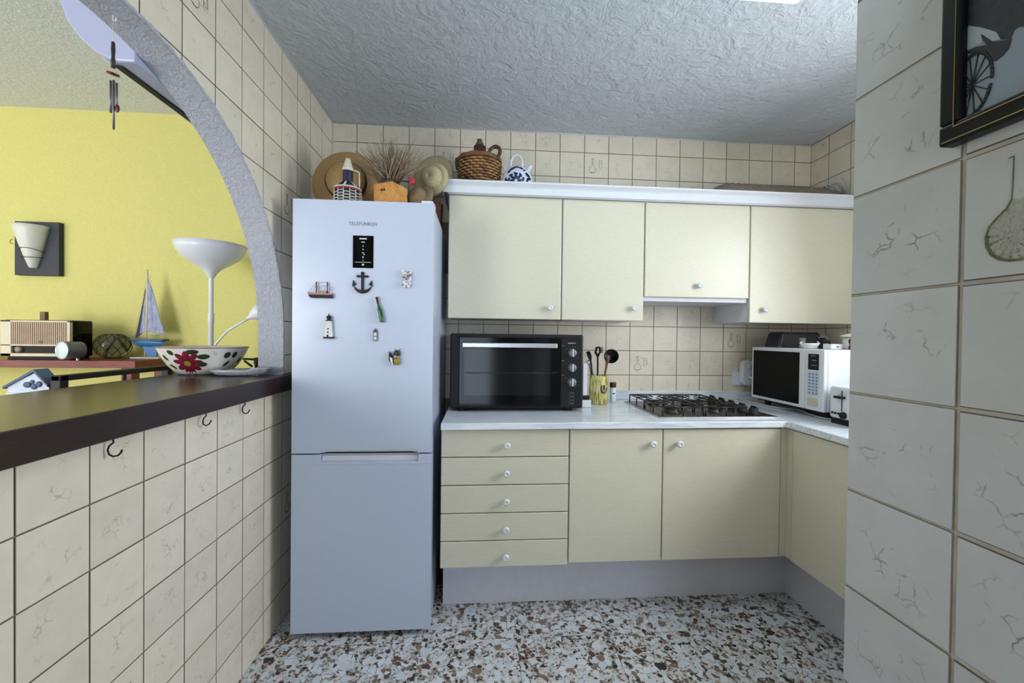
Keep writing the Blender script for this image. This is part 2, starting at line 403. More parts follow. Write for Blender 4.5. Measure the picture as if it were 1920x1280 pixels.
# tiled panels ---------------------------------------------------------------
G = .0026
TILE = {'tile': mesh_of(frustum(.15-G, .15-G, TT, .0008), 'tile', [M['tile'], M['tile_edge']]), 'tile_grey': mesh_of(frustum(.15-.0050, .15-.0050, TT, .0014), 'tile', [M['tile_grey'], plain('tile_edge_brown', (116, 100, 92), .6)])}
def arch_top(y):
    d = AR*AR-(y-AC_)**2
    return math.sqrt(d) if d > 0 else -9
def print_decor(tile_obj, big=False, scale=1.0):
    """flask and beaker line drawing printed on the glaze (child of the tile; thin raised ink)"""
    z = TT+.0004; m_ = MB()
    def ribbon(pts, w):
        m_.tube([(p[0]*scale, p[1]*scale, z) for p in pts], w, 4, False)
    # flask: rim, neck, round body (local x to the right, y up, in metres)
    body = [(-.024, .034), (-.024, .006)]
    cx, cy, r = -.024, -.026, .020
    L_ = [(-.029, .040), (-.028, .036), (-.028, .004)] + [(cx-r*math.sin(a), cy+r*math.cos(a)) for a in [0.35+i*.28 for i in range(10)]]
    R_ = [(-.018, .040), (-.020, .036), (-.020, .004)] + [(cx+r*math.sin(a), cy+r*math.cos(a)) for a in [0.35+i*.28 for i in range(10)]]
    ribbon(L_, .0012); ribbon(R_, .0008); ribbon([(-.031, .041), (-.016, .041)], .0012)
    ribbon([(cx-r*.7, cy-r*.72), (cx, cy-r*.98), (cx+r*.7, cy-r*.72)], .0018)
    # beaker
    ribbon([(.014, .030), (.016, .026), (.016, -.012), (.034, -.012), (.034, .030), (.012, .031)], .0011)
    ribbon([(.017, .014), (.033, .014)], .0006)
    ribbon([(.000, -.022), (.012, -.018), (.024, -.022), (.036, -.018)], .0005)
    me = mesh_of(m_, 'flask_drawing', [M['print_olive']])
    o = bpy.data.objects.new('flask_drawing', me); COL.objects.link(o); o.parent = tile_obj
def panel(wall, origin, uv, n, us, vs, key='tile', clip=None, decor=(), vlim=None, ulim=None, mirror=False):
    """tiles on a wall; us / vs are the grid lines (world values along u and v)"""
    U, V, N = Vector(uv[0]), Vector(uv[1]), Vector(n)
    R = Matrix((U, V, N)).transposed().to_4x4()
    for i in range(len(us)-1):
        for j in range(len(vs)-1):
            u0, u1, v0, v1 = us[i], us[i+1], vs[j], vs[j+1]
            if ulim: u0, u1 = max(u0, ulim[0]), min(u1, ulim[1])
            if vlim: v0, v1 = max(v0, vlim[0]), min(v1, vlim[1])
            if u1-u0 < .012 or v1-v0 < .012: continue
            cu, cv = (us[i]+us[i+1])/2, (vs[j]+vs[j+1])/2
            full = abs(u1-u0-.15) < .002 and abs(v1-v0-.15) < .002
            poly = None
            if clip:
                poly = clip(u0+G/2, u1-G/2, v0+G/2, v1-G/2)
                if poly is None: continue
                if poly == 'full': poly = None
            if poly is None and full: me = TILE[key]
            else:
                if poly is None: poly = [(u0+G/2, v0+G/2), (u1-G/2, v0+G/2), (u1-G/2, v1-G/2), (u0+G/2, v1-G/2)]
                gx = sum(p[0] for p in poly)/len(poly); gy = sum(p[1] for p in poly)/len(poly)
                b = .0008; h = TT; k = len(poly)
                lo = [(p[0]-cu, p[1]-cv) for p in poly]
                hi = [(p[0]-cu - math.copysign(min(b, abs(p[0]-gx)), p[0]-gx), p[1]-cv - math.copysign(min(b, abs(p[1]-gy)), p[1]-gy)) for p in poly]
                mb = MB(); mb.mat(1).add([(*p, 0) for p in lo]+[(*p, h-b) for p in lo]+[(*p, h) for p in hi],
                    [(q, (q+1) % k, k+(q+1) % k, k+q) for q in range(k)] + [(k+q, k+(q+1) % k, 2*k+(q+1) % k, 2*k+q) for q in range(k)])
                mb.mat(0).add([(*p, h) for p in hi], [tuple(range(k))])
                me = mesh_of(mb, 'tile', [M[key], M['tile_edge']])
            o = bpy.data.objects.new('tile', me); COL.objects.link(o); o.parent = wall
            p = Vector(origin) + U*cu + V*cv
            off = Vector((0, 0, H))
            Rm = R.copy(); Rm.translation = p + off + N*random.uniform(-.0006, .0004); o.matrix_basis = Rm
            for du, dv in decor:
                if u0 <= du <= u1 and v0 <= dv <= v1: print_decor(o)
def grid(a, step, lo, hi):
    """grid lines a+k*step covering lo..hi"""
    k0 = math.ceil((lo-a)/step-1e-6)-1; k1 = math.floor((hi-a)/step+1e-6)+1
    return [a+step*k for k in range(k0, k1+1)]

# back wall
wb = struct(MB().box(XL-.103, XR+.1, YB+.0022, YB+.12, FL, CE), 'wall_back', M['grout'])
dec = [(-.8874+.15*10.5, 1.05), (-.8874+.15*4.5, 1.05), (-.8874+.15*12.5, -.15), (-.8874+.15*16.5, 0)]
panel(wb, (0, YB+TT-.001, 0), ((1, 0, 0), (0, 0, 1)), (0, -1, 0), grid(-.8874, .15, XL, XR), grid(1.1237, .15, .68, CE), decor=dec, ulim=(XL, XR), vlim=(.5, CE-.004))
panel(wb, (0, YB+TT-.001, 0), ((1, 0, 0), (0, 0, 1)), (0, -1, 0), grid(-.8874, .15, -.2, XR), grid(-.0771, .15, -.37, .30), decor=dec, ulim=(-.4, XR), vlim=(-.372, .40))
# left wall with the arch
CX = XL-TT+.001; CG = XL-.0022
wl = MB()
ys = [AC_-AR] + [AC_+AR*math.sin(-PI/2+PI*i/48) for i in range(1, 48)] + [AC_+AR]
tops = [0.0] + [arch_top(y) for y in ys[1:-1]] + [0.0]
y0, y1 = YR, YB+TT
# kitchen face, living face
for k, (xx, mi) in enumerate(((CG, 0), (XT, 1))):
    wl.mat(mi)
    fs = []
    def q(a, b, c, d): wl.quad(*( (a, b, c, d) if k == 0 else (d, c, b, a) ))
    q((xx, y0, FL), (xx, y1, FL), (xx, y1, BB), (xx, y0, BB))
    q((xx, y0, BB), (xx, ys[0], BB), (xx, ys[0], CE), (xx, y0, CE))
    q((xx, ys[-1], BB), (xx, y1, BB), (xx, y1, CE), (xx, ys[-1], CE))
    for i in range(len(ys)-1):
        q((xx, ys[i], tops[i]), (xx, ys[i+1], tops[i+1]), (xx, ys[i+1], CE), (xx, ys[i], CE))
wl.mat(1)
wl.quad((XT, ys[-1], BB), (CG, ys[-1], BB), (CG, ys[-1], 0), (XT, ys[-1], 0))
wl.quad((CG, ys[0], BB), (XT, ys[0], BB), (XT, ys[0], 0), (CG, ys[0], 0))
for i in range(len(ys)-1):
    wl.add([(XT, ys[i], tops[i]), (CG, ys[i], tops[i]), (CG, ys[i+1], tops[i+1]), (XT, ys[i+1], tops[i+1])], [(0, 1, 2, 3)], True)
wl.quad((XT, ys[0], BB), (CX, ys[0], BB), (CX, ys[-1], BB), (XT, ys[-1], BB))
wleft = struct(wl, 'wall_left', [M['grout'], M['soffit']])
# rough plaster lip round the arch, standing just proud of the tiles
lip = MB()
lp = [(y, z) for y, z in zip(ys, tops)]
path = [(AC_-AR, BT+.002)] + lp + [(AC_+AR, BT+.002)]
rnd = random.Random(3); fine = []
for i in range(len(path)-1):
    a, b = path[i], path[i+1]; L_ = math.dist(a, b); m_ = max(1, int(L_/.012))
    for k in range(m_): fine.append((a[0]+(b[0]-a[0])*k/m_, a[1]+(b[1]-a[1])*k/m_))
fine.append(path[-1])
vs_ = []
for i, (y, z) in enumerate(fine):
    if z >= 0: dy, dz = (y-AC_)/AR, z/AR
    else: dy, dz = (1 if y > AC_ else -1), 0
    w_ = .010+rnd.uniform(-.003, .004); p_ = .003+rnd.uniform(-.0008, .0012)
    vs_ += [(CX, y, z), (XL+p_, y+dy*.001, z+dz*.001), (XL+p_*.8, y+dy*w_, z+dz*w_), (CX, y+dy*(w_+.002), z+dz*(w_+.002))]
fs_ = []
for i in range(len(fine)-1):
    for k in range(3): fs_.append((i*4+k, (i+1)*4+k, (i+1)*4+k+1, i*4+k+1))
lip.add(vs_, fs_, False).build('plaster_edge', M['soffit'], wleft)
def clip_arch(u0, u1, v0, v1):
    # u = Y, v = z ; keep the part outside the opening (with the lip's width to spare)
    R2 = AR+.006
    def f(y):
        if y >= AC_+R2 or y <= AC_-R2: return v0
        c = math.sqrt(R2*R2-(y-AC_)**2)
        if v1 <= 0: return v1
        return max(v0, c)
    cand = sorted(set([u0+(u1-u0)*i/10 for i in range(11)] + [y for y in (AC_+R2, AC_-R2) if u0 < y < u1]))
    if all(f(y) <= v0+1e-6 for y in cand): return 'full'
    if all(f(y) >= v1-1e-6 for y in cand): return None
    cs = [y for y in cand if f(y) < v1-1e-4]
    if not cs: return None
    a = b = None
    lo, hi = min(cs), max(cs)
    if hi-lo < .008: return None
    pts = []
    for y in cand:
        if lo <= y <= hi:
            if y == AC_+R2 and v0 < 0 < v1: pts.append((y-1e-4, 0.0))
            pts.append((y, f(y)))
    pts += [(hi, v1), (lo, v1)]
    return pts
# on the left wall u runs along +Y when seen from the kitchen the tiles face +X
def left_panel(us, vs, vlim, decor, clip=None):
    panel(wleft, (CX, 0, 0), ((0, 1, 0), (0, 0, 1)), (1, 0, 0), us, vs, clip=clip, decor=decor, vlim=vlim, ulim=(-.2, YB))
left_panel(grid(1.577, .15, .3, YB), grid(1.107, .15, -.17, CE), (-.178, CE-.004), [(1.354, 1.0), (1.94, .563)], clip_arch)
left_panel(grid(.8439, .15, .3, YB), grid(-.3891, .15, FL, -.18), (FL, -.180), [(1.95, -.775), (1.113, -.888)])
# right side of the recess, with the window over the worktop
wr = MB()
WY0, WY1, WZ0, WZ1 = .60, 1.36, -.05, .92
for b_ in ((.4, WY0, FL, CE), (WY1, YB+.12, FL, CE), (WY0, WY1, FL, WZ0), (WY0, WY1, WZ1, CE)):
    wr.box(XR+.0022, XR+.12, *b_)
wright = struct(wr, 'wall_right', M['grout'])
panel(wright, (XR+TT-.001, 0, 0), ((0, -1, 0), (0, 0, 1)), (-1, 0, 0), [-y for y in grid(2.353, .15, 1.48, YB)][::-1], grid(1.1237, .15, -.37, CE), ulim=(-YB, -1.49), vlim=(-.372, CE-.004))
wf = MB()
for b_ in ((WY0, WY0+.05, WZ0, WZ1), (WY1-.05, WY1, WZ0, WZ1), (WY0, WY1, WZ0, WZ0+.05), (WY0, WY1, WZ1-.05, WZ1), ((WY0+WY1)/2-.02, (WY0+WY1)/2+.02, WZ0, WZ1)):
    wf.box(XR+.03, XR+.07, *b_)
struct(wf, 'window_1', M['white_lam'])
# partition wall on the right, tiled, ending at the recess
PX, PY = .573, .604
wp = struct(MB().box(PX+.0009, PX+.14, YR, PY, FL, CE), 'wall_partition', M['grout_light'])
panel(wp, (PX+TT-.001, 0, 0), ((0, -1, 0), (0, 0, 1)), (-1, 0, 0), [-.604, -.4565, -.3065, -.1565, -.0065, .1435, .2935], grid(.0700, .15, FL, CE), key='tile_grey', vlim=(FL, CE-.004))
struct(MB().box(PX+.14, XR+.12, .40, .52, FL, CE), 'wall_recess', M['rear'])
# ceilings, living room shell, rear wall with its two door openings
struct(MB().box(XT+.05, XR+.12, YR, YB+.12, CE, CE+.1), 'ceiling', M['ceiling'])
struct(MB().box(LX, XT+.05, YR, YB+.12, CE, CE+.1), 'ceiling_living', M['ceiling2'])
struct(MB().box(LX, XT, YB, YB+.12, FL, CE), 'wall_living', M['yellow'])
struct(MB().box(LX-.1, LX, YR, YB+.12, FL, CE), 'wall_living_left', M['yellow'])
rw_ = MB()
for a_, b_, c_, d_ in ((LX, -4.2, FL, CE), (-4.2, -2.4, 1.0, CE), (-2.4, -.7, FL, CE), (-.7, .2, .85, CE), (.2, PX+.1, FL, CE)):
    rw_.box(a_, b_, YR-.1, YR, c_, d_)
struct(rw_, 'wall_rear', M['rear'])
# thin pale sealant line where ceiling meets tiles
tr = MB().tube([(XL+.001, .3, CE-.002), (XL+.001, YB, CE-.002)], .004, 6).tube([(XL, YB-.001, CE-.002), (XR, YB-.001, CE-.002)], .004, 6)
struct(tr, 'trim_1', M['white_lam'])
struct(MB().tube([(XL+.001, YB-.001, .45), (XL+.001, YB-.001, CE-.002)], .003, 6), 'trim_2', M['white_lam'])

# ================================================================== KITCHEN UNITS
CT, CB = -.375, -.405           # worktop top / underside
FY, FX = 1.82, 1.425            # door faces: back run (Y), right run (X)
KN = mesh_of(MB().lathe([(.0001, .0), (.006, 0), (.006, .010), (.012, .013), (.0155, .019), (.0155, .025), (.011, .030), (.006, .0315), (.0055, .029), (.0001, .029)], (0, 0, 0), (0, 0, 1), 20), 'knob', [M['knob']])
def knob(parent, x, y, z, rot=(PI/2, 0, 0)):
    o = bpy.data.objects.new('knob', KN); COL.objects.link(o); o.parent = parent
    o.location = Vector((x, y, z))-OFF[parent]; o.rotation_euler = rot; return o
def board(x0, x1, z0, z1, y, th, name, mat, parent, bev=.003):
    return MB().box(x0, x1, y, y+th, z0, z1).build(name, mat, parent, bev=bev)
DTH = .019
# drawer unit
dx0, dx1 = -.170, .398
u1 = thing('base_cabinet', 'cream base cabinet with five drawers beside the fridge', 'cabinet', (.114, 2.1, FL), 'base cabinets')
MB().box(dx0, dx1, FY+.02, YB-.01, -1.0225, CB).build('carcass', M['white_lam'], u1)
zs = [-.410, -.532, -.656, -.780, -.903, -1.022]
for i in range(5):
    d = board(dx0, dx1-.003, zs[i+1]+.002, zs[i]-.002, FY, DTH, 'drawer', M['door_cream'], u1)
    knob(d, .117, FY, (zs[i]+zs[i+1])/2-.006)
# two door units
def base_unit(x0, x1, kx, label):
    t_ = thing('base_cabinet', label, 'cabinet', ((x0+x1)/2, 2.1, FL), 'base cabinets')
    MB().box(x0+.001, x1-.001, FY+.02, YB-.01, -1.0115, CB).build('carcass', M['white_lam'], t_)
    d = board(x0+.003, x1-.002, -1.012, -.412, FY, DTH, 'door', M['door_cream'], t_); knob(d, kx, FY, -.475); return t_
base_unit(.398, .829, .776, 'cream base cabinet with one door, knob at its top right, next to the drawers')
base_unit(.829, 1.396, .899, 'wide cream base cabinet under the gas hob, knob at its top left')
cf = MB().box(1.398, FX+.019, FY+.0045, FY+.022, -1.012, CB)
solo(cf, 'corner_filler', M['door_cream'], (1.41, FY+.01, -1.012), 'narrow cream filler strip in the inside corner of the base cabinets', 'filler strip', bev=.001)
rr = thing('base_cabinet', 'cream base cabinet of the right run, seen at an angle beside the partition wall', 'cabinet', (1.75, 1.3, FL), 'base cabinets')
MB().box(FX+.02, XR-.005, .53, FY+.0035, -1.012, CB).build('carcass', M['white_lam'], rr)
MB().box(FX, FX+.019, 1.06, FY-.035, -1.012, -.412).build('door', M['door_cream'], rr, bev=.003)
dd = MB().box(FX, FX+.019, .56, 1.055, -1.012, -.412).build('door', M['door_cream'], rr, bev=.003)
knob(dd, FX, .62, -.475, (0, -PI/2, 0))
MB().box(FX+.004, FX+.02, FY-.03, FY+.004, -1.012, -.412).build('end_strip', M['door_cream'], rr, bev=.002)
# plinths
solo(MB().box(-.170, 1.549, 1.976, 1.992, FL, -1.0228), 'plinth_back', M['grey_lam'], (.69, 1.984, FL), 'pale grey plinth board below the back run of base cabinets', 'plinth', 'plinth boards', .001).name = 'plinth'
solo(MB().box(1.549, 1.565, .53, 1.992, FL, -1.0228), 'plinth', M['grey_lam'], (1.557, 1.26, FL), 'pale grey plinth board below the right run, running toward the partition wall', 'plinth', 'plinth boards', .001)
# worktop (L shaped) with upstand
WF, WX = 1.785, 1.410
wt = thing('worktop', 'white streaked marble worktop in an L round the corner', 'worktop', (.6, 2.1, CB))
MB().prism([(-.170, WF), (WX, WF+.022), (WX, .53), (XR-.002, .53), (XR-.002, YB-.002), (-.170, YB-.002)], 'z', CB, CT).build('slab', M['marble'], wt, bev=.004, seg=3)
MB().box(-.170, XR-.003, YB-.020, YB-.001, CT+.0005, CT+.052).box(XR-.02, XR-.003, .53, YB-.021, CT+.0005, CT+.052).build('upstand', M['marble'], wt, bev=.001)

# upper cabinets
UY, UT, UB = 2.14, .726, .092
ug = 'wall cabinets'
def upper(x0, x1, z0, kx, kz, label, tall=True):
    t_ = thing('wall_cabinet', label, 'cabinet', ((x0+x1)/2, 2.3, z0), ug)
    MB().box(x0+.001, x1-.001, UY+.02, YB-.004, z0+(.004 if tall else -.022), UT).build('carcass', M['grey_lam'], t_, bev=.001)
    d = board(x0+.003, x1-.003, z0, UT-.004, UY, DTH, 'door', M['door_cream'], t_, .004); knob(d, kx, UY, kz)
upper(-.176, .415, UB, .352, .151, 'leftmost cream wall cabinet, next to the fridge, under the demijohn')
upper(.415, .858, UB, .800, .158, 'narrow cream wall cabinet, second from the left')
upper(.858, 1.443, .222, 1.155, .284, 'short cream wall cabinet above the gas hob', False)
upper(1.443, 2.060, UB, 1.523, .162, 'rightmost cream wall cabinet, above the microwave')
cn = MB()
fl_ = .045; x0, x1 = -.176, XR-.004
prof = [(0, 0), (.004, .008), (.016, .020), (.030, .040), (fl_, .052), (fl_, .060)]
for a, b in zip(prof[:-1], prof[1:]):
    cn.quad((x0-a[0], UY-a[0], UT+a[1]), (x1, UY-a[0], UT+a[1]), (x1, UY-b[0], UT+b[1]), (x0-b[0], UY-b[0], UT+b[1]))
    cn.quad((x0-a[0], YB-.004, UT+a[1]), (x0-a[0], UY-a[0], UT+a[1]), (x0-b[0], UY-b[0], UT+b[1]), (x0-b[0], YB-.004, UT+b[1]))
zt = UT+.060
cn.quad((x0-fl_, UY-fl_, zt), (x1, UY-fl_, zt), (x1, UY-fl_+.02, zt), (x0-fl_+.02, UY-fl_+.02, zt))
cn.quad((x0-fl_, YB-.004, zt), (x0-fl_, UY-fl_, zt), (x0-fl_+.02, UY-fl_+.02, zt), (x0-fl_+.02, YB-.004, zt))
cn.quad((x0-fl_+.02, UY-fl_+.02, zt), (x1, UY-fl_+.02, zt), (x1, UY-fl_+.02, UT+.001), (x0-fl_+.02, UY-fl_+.02, UT+.001))
cn.quad((x0-fl_+.02, YB-.004, zt), (x0-fl_+.02, UY-fl_+.02, zt), (x0-fl_+.02, UY-fl_+.02, UT+.001), (x0-fl_+.02, YB-.004, UT+.001))
cn.quad((x0, UY, UT), (x1, UY, UT), (x1, UY+.02, UT), (x0, UY+.02, UT))
solo(cn, 'cornice', M['cornice'], (.9, 2.14, UT), 'white flared cornice running along the top of the wall cabinets', 'cornice')

# ================================================================== FRIDGE
fx0, fx1, fyf, fzt, fzb = -.782, -.205, 1.775, .560, -1.252
fr = thing('fridge_freezer', 'tall white fridge freezer covered in small magnets', 'fridge', (-.49, 2.1, FL))
MB().box(fx0+.004, fx1-.004, fyf+.062, 2.40, fzb+.0, fzt-.004).build('body', M['fridge'], fr, bev=.006)
MB().box(fx0+.012, fx1-.012, fyf+.052, fyf+.064, fzb+.03, fzt-.012).build('gasket', M['gasket'], fr)
SPL = -.499
hx0, hx1 = -.665, -.262
def scooped(z0, z1, top):
    """door slab with a shallow scooped grip along the edge that faces the other door"""
    m_ = MB(); d0, d1 = fyf, fyf+.052
    if top: m_.box(fx0, fx1, d0, d1, z0+.014, z1)
    else: m_.box(fx0, fx1, d0, d1, z0, z1-.030)
    a, b = (z0, z0+.014) if top else (z1-.030, z1)
    m_.box(fx0, hx0, d0, d1, a, b).box(hx1, fx1, d0, d1, a, b).box(hx0, hx1, d0+.022, d1, a, b)
    return m_
ud = scooped(SPL+.003, fzt, True).build('upper_door', M['fridge'], fr)
ld = scooped(fzb, SPL-.003, False).build('lower_door', M['fridge'], fr)
MB().prism([(hx0, SPL+.003), (hx0+.03, SPL+.008), (hx1-.03, SPL+.008), (hx1, SPL+.003), (hx1, SPL+.017), (hx0, SPL+.017)], 'y', fyf+.006, fyf+.024).build('grip', M['grey_lam'], ud)
MB().prism([(hx0, SPL-.033), (hx1, SPL-.033), (hx1-.004, SPL-.010), (hx0+.004, SPL-.010)], 'y', fyf+.010, fyf+.024).build('grip', M['grey_lam'], ld, bev=.002)
MB().box(fx0, fx1, fyf-.0015, fyf, SPL-.042, SPL-.040).build('trim_line', M['white_lam'], ld)
MB().box(fx0+.004, fx1-.004, fyf+.020, fyf+.05, SPL-.003, SPL+.003).build('door_gap', M['black_matt'], fr)
MB().box(fx1-.055, fx1-.006, fyf+.006, fyf+.10, fzt+.0005, fzt+.012).build('hinge_cover', M['white_plastic'], fr, bev=.004)
for x in (fx0+.06, fx1-.06):
    for y in (fyf+.1, 2.34): MB().lathe([(.018, fzb), (.02, FL+.0005)], (x, y, 0), n=10).build('foot', M['black'], fr)
cp = MB().box(-.539, -.455, fyf-.002, fyf+.001, .280, .415).build('control_panel', M['black_gloss'], ud, bev=.001)
pr = MB()
yy = fyf-.0025
for (x, z, w_, h_) in ((-.497, .402, .030, .005), (-.497, .388, .014, .003), (-.497, .371, .003, .005), (-.497, .357, .003, .005), (-.497, .343, .008, .003), (-.493, .336, .006, .003),
                       (-.497, .325, .004, .007), (-.497, .312, .003, .003), (-.497, .304, .066, .0016), (-.497, .294, .008, .007)):
    pr.box(x-w_/2, x+w_/2, yy, yy+.0006, z-h_/2, z+h_/2)
pr.build('display_print', M['white_print'], cp)
text('lettering', 'TELEFUNKEN', .0205, (-.498, fyf-.0006, .4635), (PI/2, 0, 0), M['grey_print'], ud, sx=.95)
# ------------------------------------------------ magnets
fm = 'magnets on the fridge door'
YM = fyf-.001
def P(u, v, Y=YM): p = at(u, v, Y); return (p.x, p.z)
# ship
a = P(603, 552)
ship = thing('ship_magnet', 'magnet of a two masted sailing ship, dark hull, at the left of the fridge door', 'magnet', (a[0], YM, a[1]), fm)
x, z = a
MB().prism([(x-.050, z+.004), (x-.045, z-.010), (x-.038, z-.015), (x+.046, z-.015), (x+.046, z-.002), (x+.030, z-.004), (x-.02, z-.003)], 'y', YM-.014, YM).build('hull', M['black_matt'], ship)
MB().prism([(x-.052, z+.008), (x-.048, z-.002), (x+.046, z-.002), (x+.046, z+.006), (x+.020, z+.004), (x-.02, z+.005)], 'y', YM-.015, YM-.001).build('deck', M['pink_ship'], ship)
MB().box(x-.006, x+.022, YM-.014, YM-.003, z+.004, z+.014).build('cabin', M['pink_ship'], ship)
for dx in (-.018, .026): MB().tube([(x+dx, YM-.008, z+.004), (x+dx, YM-.008, z+.052)], .0022, 6).build('mast', M['dark_wood'], ship)
rg = MB()
for a_, b_ in (((-.052, .006), (-.018, .050)), ((-.030, .005), (-.018, .045)), ((-.018, .050), (.026, .050)), ((.026, .05), (.046, .006)), ((-.006, .006), (-.018, .04)), ((.010, .010), (.026, .045)), ((-.018, .014), (.0, .034)), ((.026, .018), (.048, .034)), ((.0, .034), (.020, .036))):
    rg.tube([(x+a_[0], YM-.008, z+a_[1]), (x+b_[0], YM-.008, z+b_[1])], .0008, 4)
rg.build('rigging', M['pink_ship'], ship)
# anchor
x, z = P(680, 531)
an = thing('anchor_magnet', 'black anchor magnet below the control panel', 'magnet', (x, YM, z), fm)
arc = [(x+.036*math.sin(t), z-.006-.028*math.cos(t)) for t in [(-1.25+i*.25) for i in range(11)]]
am = MB().box(x-.0045, x+.0045, YM-.007, YM, z-.034, z+.038).box(x-.023, x+.023, YM-.0065, YM-.0005, z+.024, z+.033)
am.lathe([(.0001, 0), (.007, 0), (.007, .006), (.0001, .006)], (x, YM, z+.041), (0, -1, 0), 12)
for i in range(10):
    p, q_ = arc[i], arc[i+1]; w0 = .0035+.0055*math.sin(PI*i/10); w1 = .0035+.0055*math.sin(PI*(i+1)/10)
    am.prism([(p[0], p[1]-w0), (q_[0], q_[1]-w1), (q_[0], q_[1]+w1*.6), (p[0], p[1]+w0*.6)], 'y', YM-.006, YM)
for s_ in (-1, 1):
    am.prism([(x+s_*.038, z+.012), (x+s_*.041, z-.014), (x+s_*.026, z-.006)], 'y', YM-.006, YM)
am.build('anchor', M['black_matt'], an)
# coral / white lace
x, z = P(763, 524)
cm = thing('coral_magnet', 'white speckled shell cluster magnet at the upper right of the fridge door', 'magnet', (x, YM, z), fm)
r_ = random.Random(5); c1, c2 = MB(), MB()
for i in range(26):
    px = x+r_.uniform(-.013, .018); pz = z+r_.uniform(-.036, .030)
    (c1 if i % 4 else c2).sphere((px, YM-.006-r_.uniform(0, .006), pz), r_.uniform(.004, .0065), 8, 6)
c1.sphere((x-.016, YM-.006, z+.034), .006, 8, 6).sphere((x-.011, YM-.006, z+.024), .006, 8, 6)
c1.build('shells', M['ceramic'], cm); c2.build('dark_shells', M['rim_brown'], cm)
# bottle
pa, pb = P(707, 557), P(718, 604)
bm_ = thing('bottle_magnet', 'tilted green glass bottle magnet with a brown neck', 'magnet', (pb[0], YM, pb[1]), fm)
d_ = Vector((pa[0]-pb[0], 0, pa[1]-pb[1])); L_ = d_.length
MB().lathe([(.0001, 0), (.0085, 0), (.009, .003), (.009, L_*.50), (.005, L_*.66), (.004, L_*.72)], (pb[0], YM-.009, pb[1]), d_, 14).build('glass', M['green_glass'], bm_)
MB().lathe([(.0042, L_*.70), (.0046, L_*.72), (.0046, L_*.93), (.0058, L_*.935), (.0058, L_), (.0001, L_)], (pb[0], YM-.009, pb[1]), d_, 12).build('neck', M['copper'], bm_)
# lighthouse
x, z = P(618, 633)
lh = thing('lighthouse_magnet', 'white lighthouse magnet with a black lantern and base', 'magnet', (x, YM, z), fm)
MB().lathe([(.0165, .004), (.012, .070), (.0001, .070)], (x, YM-.010, z), n=16, sy=.6).build('tower', M['ceramic'], lh)
MB().box(x-.0195, x+.0195, YM-.018, YM, z-.003, z+.004).build('base', M['black_matt'], lh)
MB().lathe([(.0001, .070), (.014, .070), (.014, .073), (.008, .074), (.008, .082), (.013, .084), (.004, .093), (.0015, .095), (.0015, .101), (.0001, .101)], (x, YM-.010, z), n=12, sy=.6).build('lantern', M['black_matt'], lh)
MB().box(x-.003, x+.002, YM-.0215, YM-.012, z+.020, z+.026).box(x-.003, x+.002, YM-.020, YM-.012, z+.034, z+.040).box(x-.004, x+.001, YM-.0225, YM-.012, z+.004, z+.013).build('windows', M['black_matt'], lh)
# tiny lighthouse
x, z = P(704, 639)
tl = thing('tiny_tower_magnet', 'tiny grey tower magnet with a pointed top below the green bottle', 'magnet', (x, YM, z), fm)
MB().box(x-.009, x+.009, YM-.006, YM, z, z+.038).build('wall', M['grey_print'], tl, bev=.001)
MB().prism([(x-.010, z+.038), (x+.010, z+.038), (x, z+.052)], 'y', YM-.007, YM).build('roof', M['gasket'], tl)
MB().box(x-.005, x+.005, YM-.0075, YM-.005, z+.022, z+.034).box(x-.005, x+.005, YM-.0075, YM-.005, z+.006, z+.017).build('panes', M['ceramic'], tl)
# owl-like figure
x, z = P(741, 684)
ow = thing('bird_magnet', 'small magnet of a nest of dark, white and gold figures low on the fridge door', 'magnet', (x, YM, z), fm)
MB().prism([(x-.024, z+.056), (x-.010, z+.040), (x-.006, z+.002), (x-.018, z+.008), (x-.025, z+.022)], 'y', YM-.010, YM).build('left_wing', M['black_matt'], ow)
MB().prism([(x-.021, z+.034), (x-.010, z+.030), (x-.006, z+.0), (x-.016, z+.010)], 'y', YM-.013, YM-.002).build('white_patch', M['ceramic'], ow)
MB().sphere((x+.008, YM-.008, z+.048), .015, 12, 8, sy=.6).tube([(x+.015, YM-.008, z+.058), (x+.024, YM-.010, z+.070)], .0012, 5).tube([(x+.003, YM-.008, z+.058), (x+.0, YM-.010, z+.068)], .0012, 5).build('head', M['dark_wood'], ow)
MB().sphere((x+.009, YM-.008, z+.016), .015, 12, 8, sy=.6, sz=1.1).build('body', M['yolk'], ow)
MB().sphere((x+.003, YM-.014, z+.036), .006, 8, 6).sphere((x+.014, YM-.013, z+.034), .005, 8, 6).build('faces', M['straw_pale'], ow)

# ================================================================== ON TOP OF THE FRIDGE
FT = fzt
def disc_hat(name, label, c, axis, R, cr, ch, mat, band=None, flop=.02, group='straw hats'):
    t_ = thing(name, label, 'hat', (c[0], c[1], c[2]-R), group)
    MB().lathe([(R, -.012), (R*.97, -.002), (R*.8, .004), (cr*1.1, .002), (cr*1.02, .004), (cr, .02), (cr*.97, ch*.6), (cr*.86, ch*.88), (cr*.6, ch), (.0001, ch*1.02)], c, axis, 40).build('straw', mat, t_, solid=.004)
    if band: MB().lathe([(cr*1.05, .002), (cr*1.06, .006), (cr*1.05, .030), (cr*.99, .031)], c, axis, 40).build('hat_band', band, t_)
    return t_
hc = at(651, 349, 2.02)
disc_hat('straw_hat', 'large golden straw hat with a dark band standing against the tiles behind the cane bottle', (hc.x, 2.02, FT+.158), (.06, -1, .12), .160, .088, .06, M['straw'], M['ribbon'])
